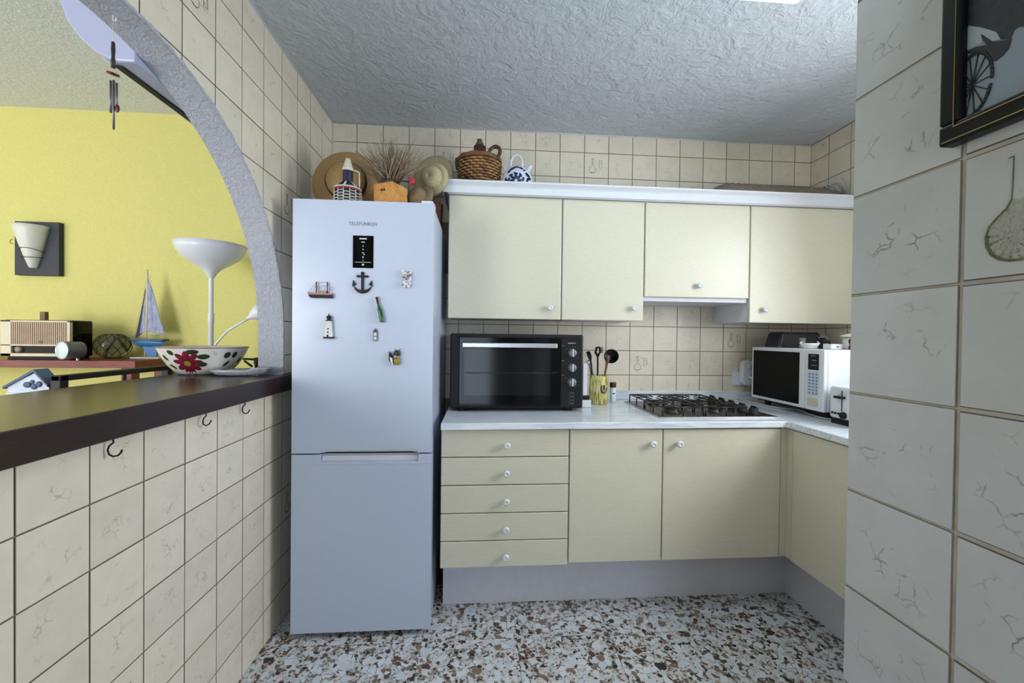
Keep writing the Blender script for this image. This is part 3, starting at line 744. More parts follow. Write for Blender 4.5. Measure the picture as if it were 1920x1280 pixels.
# cane covered bottle
c = at(652, 376, 1.87); bx, by = c.x, 1.87; zsc = (at(650, 297, 1.87).z-fzt)/.245
cb = thing('cane_bottle', 'small bottle in navy, white and red woven cane with a handle', 'bottle', (bx, by, FT))
MB().lathe([(.0001, 0), (.052, 0), (.056, .01), (.056, .10), (.050, .125), (.03, .145), (.024, .150)], (bx, by, FT), n=28).build('body', M['navy'], cb)
wv = MB()
for k in range(14):
    a_ = 2*PI*k/14
    for j in range(9):
        z_ = FT+.012+j*.0105
        if (k+j) % 2 == 0:
            wv.tube([(bx+.0575*math.cos(a_+t_*.22), by+.0575*math.sin(a_+t_*.22), z_) for t_ in (-1, 0, 1)], .0034, 5)
    wv.tube([(bx+.0585*math.cos(a_+.22), by+.0585*math.sin(a_+.22), FT+.004), (bx+.0585*math.cos(a_+.22), by+.0585*math.sin(a_+.22), FT+.110)], .0022, 5)
wv.build('white_weave', M['white_cane'], cb, kind='stuff')
for z_, mm in ((.112, M['red_cane']), (.118, M['red_cane']), (.124, M['white_cane'])):
    MB().tube([(bx+.056*math.cos(2*PI*i/24), by+.056*math.sin(2*PI*i/24), FT+z_) for i in range(24)], .0045, 6, closed=True).build('band', mm, cb)
for k in range(12):
    a_ = 2*PI*k/12
    (MB().tube([(bx+.054*math.cos(a_), by+.054*math.sin(a_), FT+.127), (bx+.034*math.cos(a_), by+.034*math.sin(a_), FT+.142), (bx+.023*math.cos(a_), by+.023*math.sin(a_), FT+.150)], .004, 5)).build('shoulder_cane', M['white_cane'] if k % 2 else M['navy'], cb)
MB().lathe([(.024, .148), (.0225, .16), (.021, .195)], (bx, by, FT), n=20).build('neck', M['navy'], cb)
MB().lathe([(.0245, .195), (.0245, .203), (.019, .215), (.014, .232), (.010, .243), (.0001, .245)], (bx, by, FT), n=14, smooth=False).build('top_weave', M['white_cane'], cb)
MB().tube([(bx+.022, by-.002, FT+.200), (bx+.040, by-.004, FT+.196), (bx+.052, by-.006, FT+.190), (bx+.053, by-.006, FT+.15), (bx+.052, by-.006, FT+.12)], .003, 6).build('handle', M['white_cane'], cb)
for ch in cb.children:                      # short body, long neck
    for v_ in ch.data.vertices: v_.co.z = v_.co.z*.70 if v_.co.z < .124 else .0868+(v_.co.z-.124)*(.245-.0868)/(.245-.124)
cb.scale = (.97, .97, zsc)
# wooden planter box with dried grass
c = at(727, 376, 1.88); gx, gy = c.x+.002, 1.93
pb_ = thing('wooden_box', 'small orange pine box holding the dried grass', 'box', (gx, gy, FT))
def rotz(p, a_, o_): return (o_[0]+p[0]*math.cos(a_)-p[1]*math.sin(a_), o_[1]+p[0]*math.sin(a_)+p[1]*math.cos(a_))
def rbox(mb, o_, a_, hx, hy, z0, z1):
    P4 = [rotz(p, a_, o_) for p in ((-hx, -hy), (hx, -hy), (hx, hy), (-hx, hy))]; return mb.prism(P4, 'z', z0, z1)
BA = math.radians(61)
bxm = MB(); hxx = .052
for (ox, oy, ax, ay) in ((0, -hxx+.004, hxx, .004), (0, hxx-.004, hxx, .004), (-hxx+.004, 0, .004, hxx-.008), (hxx-.004, 0, .004, hxx-.008)):
    o2 = rotz((ox, oy), BA, (gx, gy)); rbox(bxm, o2, BA, ax, ay, FT, FT+.118)
rbox(bxm, (gx, gy), BA, hxx-.008, hxx-.008, FT, FT+.01)
bxm.build('box', M['box_wood'], pb_, bev=.001)
sg = MB()
for dx in (-.008, .006): 
    o3 = rotz((-hxx-.0006, dx), BA, (gx, gy)); rbox(sg, o3, BA, .0006, .0055, FT+.082, FT+.092)
sg.build('burnt_mark', M['dark_wood'], pb_)
dg = thing('dried_grass', 'fan of dried brown grass stalks standing in the pine box', 'dried grass', (gx, gy, FT+.012))
r_ = random.Random(11); g1, g2 = MB(), MB()
for i in range(230):
    a_ = r_.uniform(-1.25, 1.2); dp = r_.uniform(-.5, .25); ln = r_.uniform(.15, .235)*(1-.12*abs(a_))
    bx0 = gx+r_.uniform(-.022, .022); by0 = gy+r_.uniform(-.02, .02)
    sa = math.sin(a_*.8)
    p0 = (bx0, by0, FT+.10); p1 = (bx0+sa*ln*.45, by0+dp*ln*.3, FT+.115+ln*.5*math.cos(a_*.8)); p2 = (bx0+sa*ln*1.05, by0+dp*ln*.7, FT+.12+ln*math.cos(a_*.85)*.95)
    (g1 if i % 3 else g2).tube([p0, p1, p2], [.0016, .0015, .0007], 4)
for dx, h_ in ((-.035, .37), (-.002, .34), (.005, .28)):
    g2.tube([(gx, gy, FT+.1), (gx+dx*.2+.02, gy-.01, FT+.2), (gx+dx+.01, gy-.01, FT+h_*.85), (gx+dx-.02, gy, FT+h_)], [.001, .001, .0008, .0005], 4)
g1.build('stalks', M['grass'], dg, kind='stuff'); g2.build('pale_stalks', M['grass2'], dg, kind='stuff')
c0 = at(716, 334, 1.86); c1_ = at(768, 341, 1.86)
fw = thing('red_flower', 'red artificial flower on a dark stick across the dried grass', 'flower', (gx, 1.87, FT+.12))
MB().tube([(c0.x, 1.86, c0.z), ((c0.x+c1_.x)/2, 1.858, (c0.z+c1_.z)/2-.001), (c1_.x, 1.86, c1_.z)], .003, 6).tube([(c0.x+.004, 1.86, c0.z), (gx, gy-.02, FT+.125)], .002, 5).build('stem', M['dark_wood'], fw)
MB().sphere((c1_.x+.010, 1.86, c1_.z+.004), .012, 12, 8, sz=1.5).sphere((c1_.x+.006, 1.855, c1_.z-.004), .008, 8, 6, sz=1.4).sphere((c1_.x+.014, 1.852, c1_.z-.002), .008, 8, 6, sz=1.5).build('petals', M['red_petal'], fw)
# dark basket and pale hats at the right of the fridge top
dk = thing('dark_basket', 'dark brown wicker basket under the pale straw hats beside the cabinet', 'basket', (-.300, 2.19, FT))
MB().lathe([(.0001, 0), (.070, 0), (.085, .03), (.09, .11), (.086, .125), (.076, .12)], (-.300, 2.19, FT), n=24).build('basket', M['wicker_dark'], dk)
rg = MB()
for j in range(9): rg.tube([(-.300+.0905*(.93+.008*j)*math.cos(2*PI*i/24), 2.19+.0905*(.93+.008*j)*math.sin(2*PI*i/24), FT+.012+j*.0135) for i in range(24)], .004, 5, closed=True)
rg.build('weave', M['wicker_dark'], dk)
c = at(812, 337, 2.04)
disc_hat('straw_hat', 'pale straw hat lying tipped on the dark basket, crown towards the room', (c.x-.004, 2.085, FT+.222), (-.42, -1, -.02), .076, .050, .045, M['straw_pale'])
c = at(836, 322, 2.25)
disc_hat('straw_hat', 'thin pale straw hat at the back, its brim rising above the cornice', (c.x-.085, 2.345, FT+.33), (-.45, -1, .15), .125, .06, .04, M['straw_pale'])
c = at(792, 375, 2.0)
disc_hat('straw_hat', 'small dull brown straw hat leaning low beside the pine box', (c.x-.014, 2.0, FT+.088), (-.75, -1, .5), .075, .045, .045, M['straw_dull'])

# ================================================================== ON TOP OF THE WALL CABINETS
ST = UT+.0
bx, by = -.022, 2.33
dj = thing('demijohn', 'demijohn bottle in honey coloured wicker with a ring handle', 'demijohn', (bx, by, ST))
MB().lathe([(.0001, 0), (.088, 0), (.096, .02), (.116, .23), (.118, .245), (.10, .252), (.04, .262), (.036, .27)], (bx, by, ST), n=32).build('basket', M['wicker_dark'], dj)
r_ = random.Random(2); w1, w2 = MB(), MB()
for j in range(15):
    z_ = .014+j*.0150; R_ = .0975+(.118-.0975)*(z_/.23)+.002
    for k in range(20):
        a_ = 2*PI*(k+.5*(j % 2))/20
        mbw = w1 if r_.random() > .2 else w2
        mbw.tube([(bx+(R_+.003*(t_ == 0)-.002*(t_ != 0))*math.cos(a_+t_*.15), by+(R_+.003*(t_ == 0)-.002*(t_ != 0))*math.sin(a_+t_*.15), ST+z_) for t_ in (-1, 0, 1)], .0058, 6)
w1.build('weave', M['wicker'], dj, kind='stuff'); w2.build('dark_weave', M['wicker_dark2'], dj, kind='stuff')
rb = MB()
for zz in (.243, .252): rb.tube([(bx+.119*math.cos(2*PI*i/32), by+.119*math.sin(2*PI*i/32), ST+zz+.003*math.sin(i*2)) for i in range(32)], .0075, 6, closed=True)
rb.build('rim', M['wicker_dark2'], dj)
nk = MB()
for j in range(7): nk.tube([(bx+(.032-.001*j)*math.cos(2*PI*i/16), by+(.032-.001*j)*math.sin(2*PI*i/16), ST+.262+j*.0115) for i in range(16)], .0068, 6, closed=True)
nk.lathe([(.031, .25), (.029, .33)], (bx, by, ST), n=16); nk.build('neck_weave', M['wicker_dark'], dj)
MB().lathe([(.027, .33), (.024, .338), (.021, .352), (.016, .356), (.014, .372), (.0001, .374)], (bx, by, ST), n=16).build('stopper', plain('grey_brown_cork', (120, 92, 84), .7), dj)
MB().tube([(bx+.080+.030*math.cos(t_)+.010*math.sin(t_), by-.075, ST+.268+.036*math.sin(t_)) for t_ in [i*2*PI/20 for i in range(20)]], .0095, 8, closed=True).build('ring_handle', M['wicker_dark'], dj)
MB().tube([(bx-.112, by-.02, ST+.24), (bx-.125, by-.03, ST+.246), (bx-.126, by-.03, ST+.225), (bx-.118, by-.03, ST+.19)], .009, 8).build('ring_handle', M['wicker_dark'], dj)
# blue and white water jug
jx, jy = .187, 2.28; JR = .088
jg = thing('water_jug', 'white ceramic water jug with blue painted flowers and a ring handle', 'jug', (jx, jy, ST))
MB().lathe([(.0001, 0), (.05, 0), (.052, .008)] + [(JR*math.sin(a_), .018+.098-.098*math.cos(a_)) for a_ in [.6+i*.2 for i in range(13)]], (jx, jy, ST), n=32, sy=.72).build('body', M['jug_white'], jg)
jc = (jx, jy, ST+.116)
MB().tube([(jx-.036, jy, ST+.205), (jx-.036, jy, ST+.235), (jx-.026, jy, ST+.262), (jx-.004, jy, ST+.275), (jx+.018, jy, ST+.263), (jx+.027, jy, ST+.237), (jx+.027, jy, ST+.205)], .0068, 8).build('ring_handle', M['jug_white'], jg)
MB().lathe([(.016, 0), (.012, .022), (.015, .036), (.009, .036)], (jx+.055, jy, ST+.186), (.55, 0, 1), 14).build('spout', M['jug_white'], jg)
MB().lathe([(.011, 0), (.007, .020), (.010, .030), (.004, .030)], (jx-.058, jy, ST+.180), (-.6, 0, 1), 14).build('spout', M['jug_white'], jg)
def surf(lx, lz):
    """front surface point of the jug for local x,z about its centre"""
    rr_ = JR*math.sqrt(max(0, 1-(lz/.098)**2)); yv = .72*math.sqrt(max(1e-6, rr_*rr_-lx*lx)) if abs(lx) < rr_ else 0
    return Vector((jx+lx, jy-yv, ST+.116+lz))
pt = MB()
def petal(cx_, cz_, ang, L_, W_):
    n_ = 10; ring = []
    for i in range(n_):
        t_ = 2*PI*i/n_; lx, lz = L_*.5*math.cos(t_), W_*.5*math.sin(t_)
        X_ = cx_+lx*math.cos(ang)-lz*math.sin(ang); Z_ = cz_+lx*math.sin(ang)+lz*math.cos(ang)
        q_ = surf(X_, Z_); ring.append(q_+Vector((0, -.0012, 0)))
    cc = surf(cx_, cz_)+Vector((0, -.0016, 0))
    pt.add([cc]+ring, [(0, 1+i, 1+(i+1) % n_) for i in range(n_)])
for k in range(8):
    a_ = 2*PI*k/8; petal(-.012+.021*math.cos(a_), .0+.021*math.sin(a_)-.004, a_+.3, .032, .015)
for k in range(9):
    a_ = 2*PI*k/9+.2; petal(-.012+.040*math.cos(a_), -.004+.039*math.sin(a_), a_+1.2, .026, .013)
for lx, lz, a_, L_, W_ in ((-.03, .066, .5, .03, .012), (-.008, .076, 0, .026, .011), (.016, .070, -.5, .024, .010), (-.048, .05, .9, .022, .010), (.034, .058, .4, .016, .008),
    (.052, .032, -.8, .03, .014), (.060, .012, .4, .024, .012), (.056, -.022, -.5, .026, .012), (.050, .0, 1.2, .02, .009), (-.066, .0, 1.5, .03, .010), (-.062, -.030, 1.4, .026, .010), (.066, -.03, 1.2, .03, .010)):
    petal(lx, lz, a_, L_*1.15, W_*1.25)
pt.build('blue_flowers', M['cobalt'], jg)
# long rolled cushion in plastic at the right
x0, x1, yc = 1.20, 2.055, 2.32
rl = thing('rolled_cushion', 'long taupe ribbed cushion lying on top of the right cabinets', 'cushion', ((x0+x1)/2, yc, ST))
n_ = 64; vs_ = []; prof_n = 16
for i in range(n_+1):
    t_ = i/n_; x_ = x0+(x1-x0)*t_
    hgt = .168*min(1, (t_/.22)**.45 if t_ > 0 else .02)*(1-.06*t_)*(1-.25*max(0, t_-.93)/.07)+.004
    hgt *= 1+.018*math.sin(i*2.4)
    for j in range(prof_n):
        a_ = 2*PI*j/prof_n; vs_.append((x_, yc+.125*math.cos(a_)*(abs(math.cos(a_))**-.25 if abs(math.cos(a_)) > .05 else 1)*.85, ST+.0015+hgt*.5*(1+math.sin(a_))))
fs_ = [(i*prof_n+j, i*prof_n+(j+1) % prof_n, (i+1)*prof_n+(j+1) % prof_n, (i+1)*prof_n+j) for i in range(n_) for j in range(prof_n)]
fs_ += [tuple(range(prof_n)), tuple(range(n_*prof_n, (n_+1)*prof_n))[::-1]]
MB().add(vs_, fs_, True).build('cushion', M['roll'], rl)
pk = MB(); r_ = random.Random(8)
for i in range(6):
    a_ = r_.uniform(0, 6.28); pk.tube([(1.985, yc-.09+.03*i, ST+.165), (2.02, yc-.11+.03*i, ST+.175+r_.uniform(-.01, .012)), (2.05, yc-.115+.03*i, ST+.13+r_.uniform(-.03, .03))], [.004, .012, .005], 5)
pk.build('plastic_wrap', M['clear'], rl)

# ================================================================== WORKTOP ITEMS
# oven
ox0, ox1, oy, oz0, oz1 = -.155, .520, 2.06, -.362, .014
ov = thing('mini_oven', 'black countertop oven with a glass door and three knobs', 'oven', (.18, 2.25, CT))
MB().box(ox0, ox1, oy+.018, 2.44, oz0, oz1).build('body', M['black'], ov, bev=.008)
MB().box(ox0+.045, ox1-.005, oy, oy+.0175, oz0+.004, oz1-.004).build('front_frame', M['black'], ov, bev=.008)
for x in (ox0+.06, ox1-.07):
    for y in (oy+.04, 2.40): MB().lathe([(.018, CT+.0005-oz0+oz0), (.018, oz0)], (x, y, 0), n=10).build('foot', M['black_matt'], ov)
od = MB().box(-.108, .402, oy-.010, oy-.0005, oz0+.016, oz1-.018).build('door', M['black_gloss'], ov, bev=.002)
MB().box(-.082, .346, oy-.0112, oy-.0104, -.292, -.062).build('window', plain('oven_window_glass', (18, 18, 18), .1, var=0, spec=.3), od)
MB().tube([(-.078, oy-.0125, -.180), (.372, oy-.0125, -.179)], .0016, 5).tube([(.345, oy-.0125, -.180), (.385, oy-.0125, -.174)], .0016, 5).build('rack_line', M['dark_steel'], od)
MB().box(-.092, .374, oy-.046, oy-.026, -.054, -.031).build('handle', M['alu'], od, bev=.003)
for x in (-.06, .34): MB().box(x-.008, x+.008, oy-.028, oy-.009, -.050, -.036).build('handle_post', M['black'], od)
cpx = .458
for kz in (-.078, -.153, -.226):
    k_ = MB().lathe([(.0235, 0), (.0235, .004), (.021, .006), (.0195, .022), (.0165, .024), (.0001, .024)], (cpx, oy, kz), (0, -1, 0), 28).build('knob', plain('grey_knob', (120, 120, 122), .35, .5), ov)
    MB().box(cpx-.0025, cpx+.0025, oy-.0255, oy-.0235, kz-.017, kz+.019).build('pointer', M['white_print'], k_)
    tk = MB()
    for i in range(11):
        a_ = math.radians(-140+28*i); tk.lathe([(.0001, 0), (.0016, 0), (.0016, .0006), (.0001, .0006)], (cpx+.033*math.sin(a_), oy, kz+.033*math.cos(a_)), (0, -1, 0), 6)
    tk.build('dial_marks', M['grey_print'], ov)
    MB().box(cpx-.051, cpx-.041, oy-.0008, oy+.0002, kz+.034, kz+.0375).build('dial_print', M['grey_print'], ov)
lg = MB()
for k_, (w_, h_) in enumerate(((.0045, .006), (.005, .005), (.004, .006), (.005, .005), (.003, .006), (.0045, .006))):
    lg.box(cpx-.022+k_*.0068, cpx-.022+k_*.0068+w_, oy-.0008, oy+.0002, -.031, -.031+h_*.55)
    lg.box(cpx-.022+k_*.0068, cpx-.022+k_*.0068+.0014, oy-.0008, oy+.0002, -.031, -.031+h_)
lg.build('wordmark', M['white_print'], ov)
ic = MB()
for z in (-.282, -.300, -.318, -.334): 
    ic.tube([(cpx-.010, oy-.001, z), (cpx+.010, oy-.001, z)], .0009, 4).tube([(cpx-.012, oy-.001, z-.008), (cpx-.012, oy-.001, z+.005), (cpx+.012, oy-.001, z+.005), (cpx+.012, oy-.001, z-.008)], .0006, 4)
ic.build('printed_icons', M['grey_print'], ov)
# chopping board in a rack
ck = thing('chopping_board', 'white chopping board standing upright in a stand beside the oven', 'chopping board', (.556, 2.27, CT))
MB().box(.548, .572, 2.19, 2.36, -.312, -.139).build('board', M['white_plastic'], ck, bev=.002)
MB().box(.546, .582, 2.185, 2.365, -.334, -.3125).build('slot', M['black'], ck)
MB().box(.543, .592, 2.18, 2.37, CT+.0005, -.3345).build('stand', M['white_plastic'], ck, bev=.004)
# utensil crock
kx, ky = .670, 2.31
ut = thing('utensil_crock', 'yellow streaked ceramic crock with a dark blue emblem', 'crock', (kx, ky, CT))
MB().lathe([(.0001, .0006), (.050, .0006), (.053, .006), (.054, .08), (.052, .160), (.0505, .164), (.048, .162), (.047, .02), (.0001, .018)], (kx, ky, CT), n=36).build('pot', M['crock'], ut)
em = MB()
def onpot(a_, z_): return (kx+.0545*math.sin(a_), ky-.0545*math.cos(a_), CT+z_)
em.tube([onpot(.28+.32*math.sin(t_), .095-.026*math.cos(t_)) for t_ in [-2.2+i*.3 for i in range(14)]], [.003+.002*math.sin(PI*i/13) for i in range(14)], 6)
em.tube([onpot(.28, .085), onpot(.28, .112), onpot(.22, .100)], .0045, 6).build('emblem', M['cobalt'], ut)
def uten(name, label, head, tip, base=(0, 0), mat=None, hr=.005):
    t_ = thing(name, label, 'utensil', (kx+base[0], ky+base[1], CT+.02), 'utensils in the yellow crock')
    b_ = (kx+base[0]*.8, ky+base[1], CT+.022)
    MB().tube([b_, ((b_[0]+tip[0])/2+base[0]*.1, (b_[1]+tip[1])/2, (b_[2]+tip[2])/2), tip], hr, 8).build('handle', mat or M['black'], t_)
    head.build('head', mat or M['black'], t_); return t_
tp = at(1145, 668, 2.27)
hd = MB().lathe([(.0001, -.026), (.022, -.020), (.036, -.006), (.041, .006), (.038, .006), (.032, -.004), (.0001, -.020)], (tp.x+.004, 2.27, tp.z), (-.35, -.85, .25), 24)
uten('ladle', 'black round ladle, the rightmost utensil in the crock', hd, (tp.x-.014, 2.288, tp.z-.026), (.016, .012))
tp = at(1121, 656, 2.30)
hd = MB()
hd.tube([(tp.x, 2.30, tp.z-.035), (tp.x-.014, 2.298, tp.z-.012), (tp.x-.008, 2.295, tp.z+.014), (tp.x+.010, 2.295, tp.z+.014)], .007, 8).tube([(tp.x, 2.30, tp.z-.035), (tp.x+.012, 2.298, tp.z-.012), (tp.x+.010, 2.295, tp.z+.014)], .006, 8)
for k in range(5): hd.tube([(tp.x+.011, 2.296, tp.z-.014+k*.0068), (tp.x+.027, 2.288, tp.z-.013+k*.0068)], .0022, 5)
uten('pasta_server', 'black toothed pasta server standing in the crock', hd, (tp.x, 2.30, tp.z-.033), (-.004, .01))
tp = at(1104, 664, 2.31)
hd = MB()
for k in (-1, 0, 1): hd.tube([(tp.x+.012, 2.31, tp.z-.04), (tp.x+.004+k*.009, 2.31, tp.z-.01), (tp.x-.004+k*.008, 2.31, tp.z+.012)], .004, 6)
hd.tube([(tp.x-.012, 2.31, tp.z+.012), (tp.x+.005, 2.31, tp.z+.014)], .004, 6)
uten('slotted_spatula', 'black slotted spatula, leftmost of the tall utensils', hd, (tp.x+.012, 2.31, tp.z-.04), (-.018, .01))
tp = at(1105, 678, 2.29)
hd = MB().tube([(tp.x-.004+.010*math.cos(t_), 2.29, tp.z-.004+.012*math.sin(t_)) for t_ in [i*2*PI/12 for i in range(12)]], .0022, 6, closed=True)
uten('wire_whisk', 'thin grey handled utensil with a small ring end', hd, (tp.x, 2.29, tp.z-.016), (-.022, -.012), M['dark_steel'], .003)
tp = at(1138, 674, 2.28)
hd = MB().sphere((tp.x, 2.256, tp.z+.006), .010, 12, 8, sy=.4, sz=2.0)
uten('wooden_spoon', 'brown wooden spoon in front of the ladle', hd, (tp.x-.004, 2.262, tp.z-.014), (.002, -.030), M['brown_wood'], .0065)
tp = at(1131, 700, 2.31)
# small spice jar
sx_, sy_ = .775, 2.38
sj = thing('spice_jar', 'small white jar with a maroon lid behind the crock', 'jar', (sx_, sy_, CT))
MB().lathe([(.0001, .0005), (.017, .0005), (.018, .006), (.018, .078), (.015, .086)], (sx_, sy_, CT), n=20).build('glass', M['frosted'], sj)
MB().lathe([(.0185, .086), (.019, .087), (.019, .112), (.0175, .114), (.0001, .114)], (sx_, sy_, CT), n=20).build('lid', M['copper'], sj)
MB().box(sx_-.006, sx_+.006, sy_-.0188, sy_-.0178, CT+.048, CT+.054).build('label_strip', M['black_print'], sj)
# gas hob
hx0_, hx1_, hy0, hy1 = .842, 1.436, 1.885, 2.375
hb = thing('gas_hob', 'stainless steel gas hob with wire pan supports and black knobs', 'hob', (1.13, 2.13, CT))
MB().box(hx0_, hx1_, hy0, hy1, CT+.0005, CT+.005).build('rim', M['steel'], hb, bev=.002)
MB().box(hx0_+.01, hx1_-.01, hy0+.010, hy1-.01, CT+.005, CT+.0065).build('plate', plain('worn_steel', (96, 92, 90), .3, .9), hb)
bur = [(.965, 2.02, .034), (.965, 2.25, .026), (1.185, 2.02, .026), (1.185, 2.25, .040)]
for i, (x, y, r) in enumerate(bur):
    b_ = MB().lathe([(r*1.25, 0), (r*1.25, .004), (r, .006), (r, .016)], (x, y, CT+.0065), n=24).build('burner', M['dark_steel'], hb)
    MB().lathe([(r*.98, .016), (r*.98, .021), (r*.8, .024), (.0001, .024)], (x, y, CT+.0065), n=24).build('burner_cap', M['black_matt'], b_)
for (gx0, gx1) in ((.868, 1.073), (1.083, 1.290)):
    g_ = MB(); zt_ = CT+.046; r = .0036
    for y0_, y1_ in ((1.915, 2.130), (2.140, 2.355)):
        pts = [(gx0, y0_, zt_), (gx1, y0_, zt_), (gx1, y1_, zt_), (gx0, y1_, zt_)]
        g_.tube(pts, r, 6, closed=True)
        for (x, y) in ((gx0, y0_), (gx1, y0_), (gx1, y1_), (gx0, y1_)): g_.tube([(x, y, zt_), (x, y, CT+.0066)], r, 6)
        xm, ym = (gx0+gx1)/2, (y0_+y1_)/2
        for (x, y) in ((gx0, ym), (gx1, ym), (xm, y0_), (xm, y1_)):
            g_.tube([(x, y, zt_), (xm+(x-xm)*.28, ym+(y-ym)*.28, zt_)], r, 6)
            g_.tube([(x, y, zt_), (x, y, CT+.0066)], r*.9, 6)
        for sx2 in (-1, 1):
            for sy2 in (-1, 1): g_.tube([(xm+sx2*(gx1-gx0)/2, ym+sy2*(y1_-y0_)/2, zt_), (xm+sx2*.03, ym+sy2*.03, zt_)], r, 6)
    g_.build('pan_support', M['dark_steel'], hb)
for i in range(5):
    y = 1.945+i*.093
    MB().lathe([(.0245, 0), (.0245, .006), (.022, .008), (.020, .030), (.017, .033), (.0001, .033)], (1.345, y, CT+.0065), n=20).box(1.341, 1.349, y-.019, y+.019, CT+.036, CT+.048).build('knob', M['black_matt'], hb)
# wall socket and adapter
so = thing('wall_socket', 'white wall socket on the tiles left of the microwave', 'socket', (1.60, YB, -.25))
MB().box(1.572, 1.635, YB-.012, YB-.001, -.288, -.205).build('plate', M['white_plastic'], so, bev=.003)
ad_ = thing('plug_adapter', 'rounded grey white multi plug adapter with a black plug, next to the microwave', 'adapter', (1.648, YB-.03, -.29))
MB().prism([(1.612+.011*(1-math.cos(t_)) if t_ < 0 else 0, 0) for t_ in ()] or [(1.610, -.245), (1.614, -.268), (1.632, -.282), (1.66, -.286), (1.682, -.278), (1.692, -.26), (1.692, -.155), (1.682, -.134), (1.655, -.125), (1.628, -.130), (1.613, -.145)], 'y', YB-.052, YB-.013).build('housing', M['white_plastic'], ad_, bev=.006)
MB().sphere((1.655, YB-.055, -.165), .016, 14, 8, sy=.4).build('button', M['grey_lam'], ad_)
MB().sphere((1.655, YB-.055, -.215), .016, 14, 8, sy=.4).build('button', M['grey_lam'], ad_)
MB().box(1.672, 1.700, YB-.085, YB-.053, -.235, -.165).build('black_plug', M['black'], ad_, bev=.006)
MB().tube([(1.650, YB-.06, -.225), (1.665, YB-.075, -.240), (1.690, YB-.08, -.262), (1.705, YB-.08, -.275)], .007, 8).build('white_plug', M['white_plastic'], ad_)
# microwave
mx, my0, my1, mz0, mz1 = 1.600, 1.820, 2.338, -.338, -.043
mw = thing('microwave', 'white microwave with a black door turned towards the hob', 'microwave', (1.81, 2.08, CT))
MB().box(mx+.02, 2.02, my0, my1, mz0, mz1).build('body', M['white_plastic'], mw, bev=.006)
for x in (mx+.07, 1.97):
    for y in (my0+.05, my1-.05): MB().lathe([(.014, mz0), (.016, CT+.0005)], (x, y, 0), n=10).build('foot', M['black_matt'], mw)
MB().box(mx+.03, 2.0, my0+.02, my1-.02, mz0-.012, mz0-.0005).build('underside', M['black_matt'], mw)
dr = MB().box(mx, mx+.0195, my0+.118, my1, mz0, mz1).build('door', M['white_plastic'], mw, bev=.005)
MB().box(mx-.0015, mx+.001, my0+.150, my1-.016, mz0+.016, mz1-.018).build('window', plain('black_oven_glass', (2, 2, 3), .3, var=0, spec=.12), dr, bev=.001)
cpn = MB().box(mx, mx+.0195, my0, my0+.116, mz0, mz1).build('control_panel', M['white_plastic'], mw, bev=.005)
MB().box(mx-.0012, mx+.001, my0+.030, my0+.094, mz0+.196, mz1-.022).build('display', M['black_gloss'], cpn)
dp = MB()
for z, y0_, y1_ in ((mz0+.262, .05, .076), (mz0+.240, .042, .07), (mz0+.216, .040, .072)): dp.box(mx-.0018, mx-.0012, my0+y0_, my0+y1_, z, z+.004)
dp.build('display_print', M['grey_print'], cpn)
kp = MB().box(mx-.0008, mx+.001, my0+.028, my0+.098, mz0+.072, mz0+.188).build('keypad', plain('pale_blue_keypad', (196, 206, 224), .4, var=.01), cpn)
kk = MB()
for i in range(3):
    for j in range(7): kk.box(mx-.0016, mx-.0008, my0+.036+i*.021, my0+.046+i*.021, mz0+.080+j*.0152, mz0+.087+j*.0152)
kk.build('keys', plain('blue_grey_print', (110, 124, 152), .6, var=0), cpn)
MB().box(mx-.006, mx+.001, my0+.032, my0+.090, mz0+.024, mz0+.060).build('open_button', M['ivory_plastic'], cpn, bev=.002)
# toaster
tx, ty0, ty1, tz0, tz1 = 1.600, 1.600, 1.788, -.350, -.205
to = thing('toaster', 'white toaster with a black lever in front of the microwave', 'toaster', (1.74, 1.7, CT))
MB().box(tx, tx+.27, ty0, ty1, tz0, tz1).build('body', M['white_plastic'], to, bev=.012, seg=4)
MB().box(tx+.006, tx+.264, ty0+.006, ty1-.006, CT+.0005, tz0+.001).build('base', M['black'], to)
MB().box(tx-.0008, tx+.001, 1.718, 1.723, -.315, -.222).build('lever_slot', M['black_matt'], to)
MB().box(tx-.022, tx-.0005, 1.700, 1.744, -.257, -.246).build('lever', M['black_matt'], to, bev=.003)
for y in (1.768, 1.752, 1.735): MB().lathe([(.0055, 0), (.005, .004), (.0001, .0045)], (tx-.0005, y, -.326), (-1, 0, 0), 12).build('button', M['black_matt'], to)
MB().lathe([(.0150, 0), (.014, .012), (.0001, .013)], (tx-.0005, 1.708, -.330), (-1, 0, 0), 20).build('dial', M['black_matt'], to)
MB().box(tx+.05, tx+.22, ty0+.04, ty0+.07, tz1+.0002, tz1+.001).box(tx+.05, tx+.22, ty0+.11, ty0+.14, tz1+.0002, tz1+.001).build('slots', M['black_matt'], to)
# cable
cz = CT+.005
cpts = []
for (u, v) in ((1414, 745), (1425, 756), (1445, 762), (1475, 766), (1500, 768), (1520, 777), (1540, 783), (1562, 786), (1585, 787)):
    p = atz(u, v, cz); cpts.append((min(p.x, 1.60) if v < 762 else p.x, p.y, cz))
cable = MB(); cable.tube(cpts, .0032, 6)
solo(cable, 'power_cable', M['white_plastic'], (1.5, 2.0, CT), 'thin white power cable lying on the worktop in front of the microwave', 'cable')
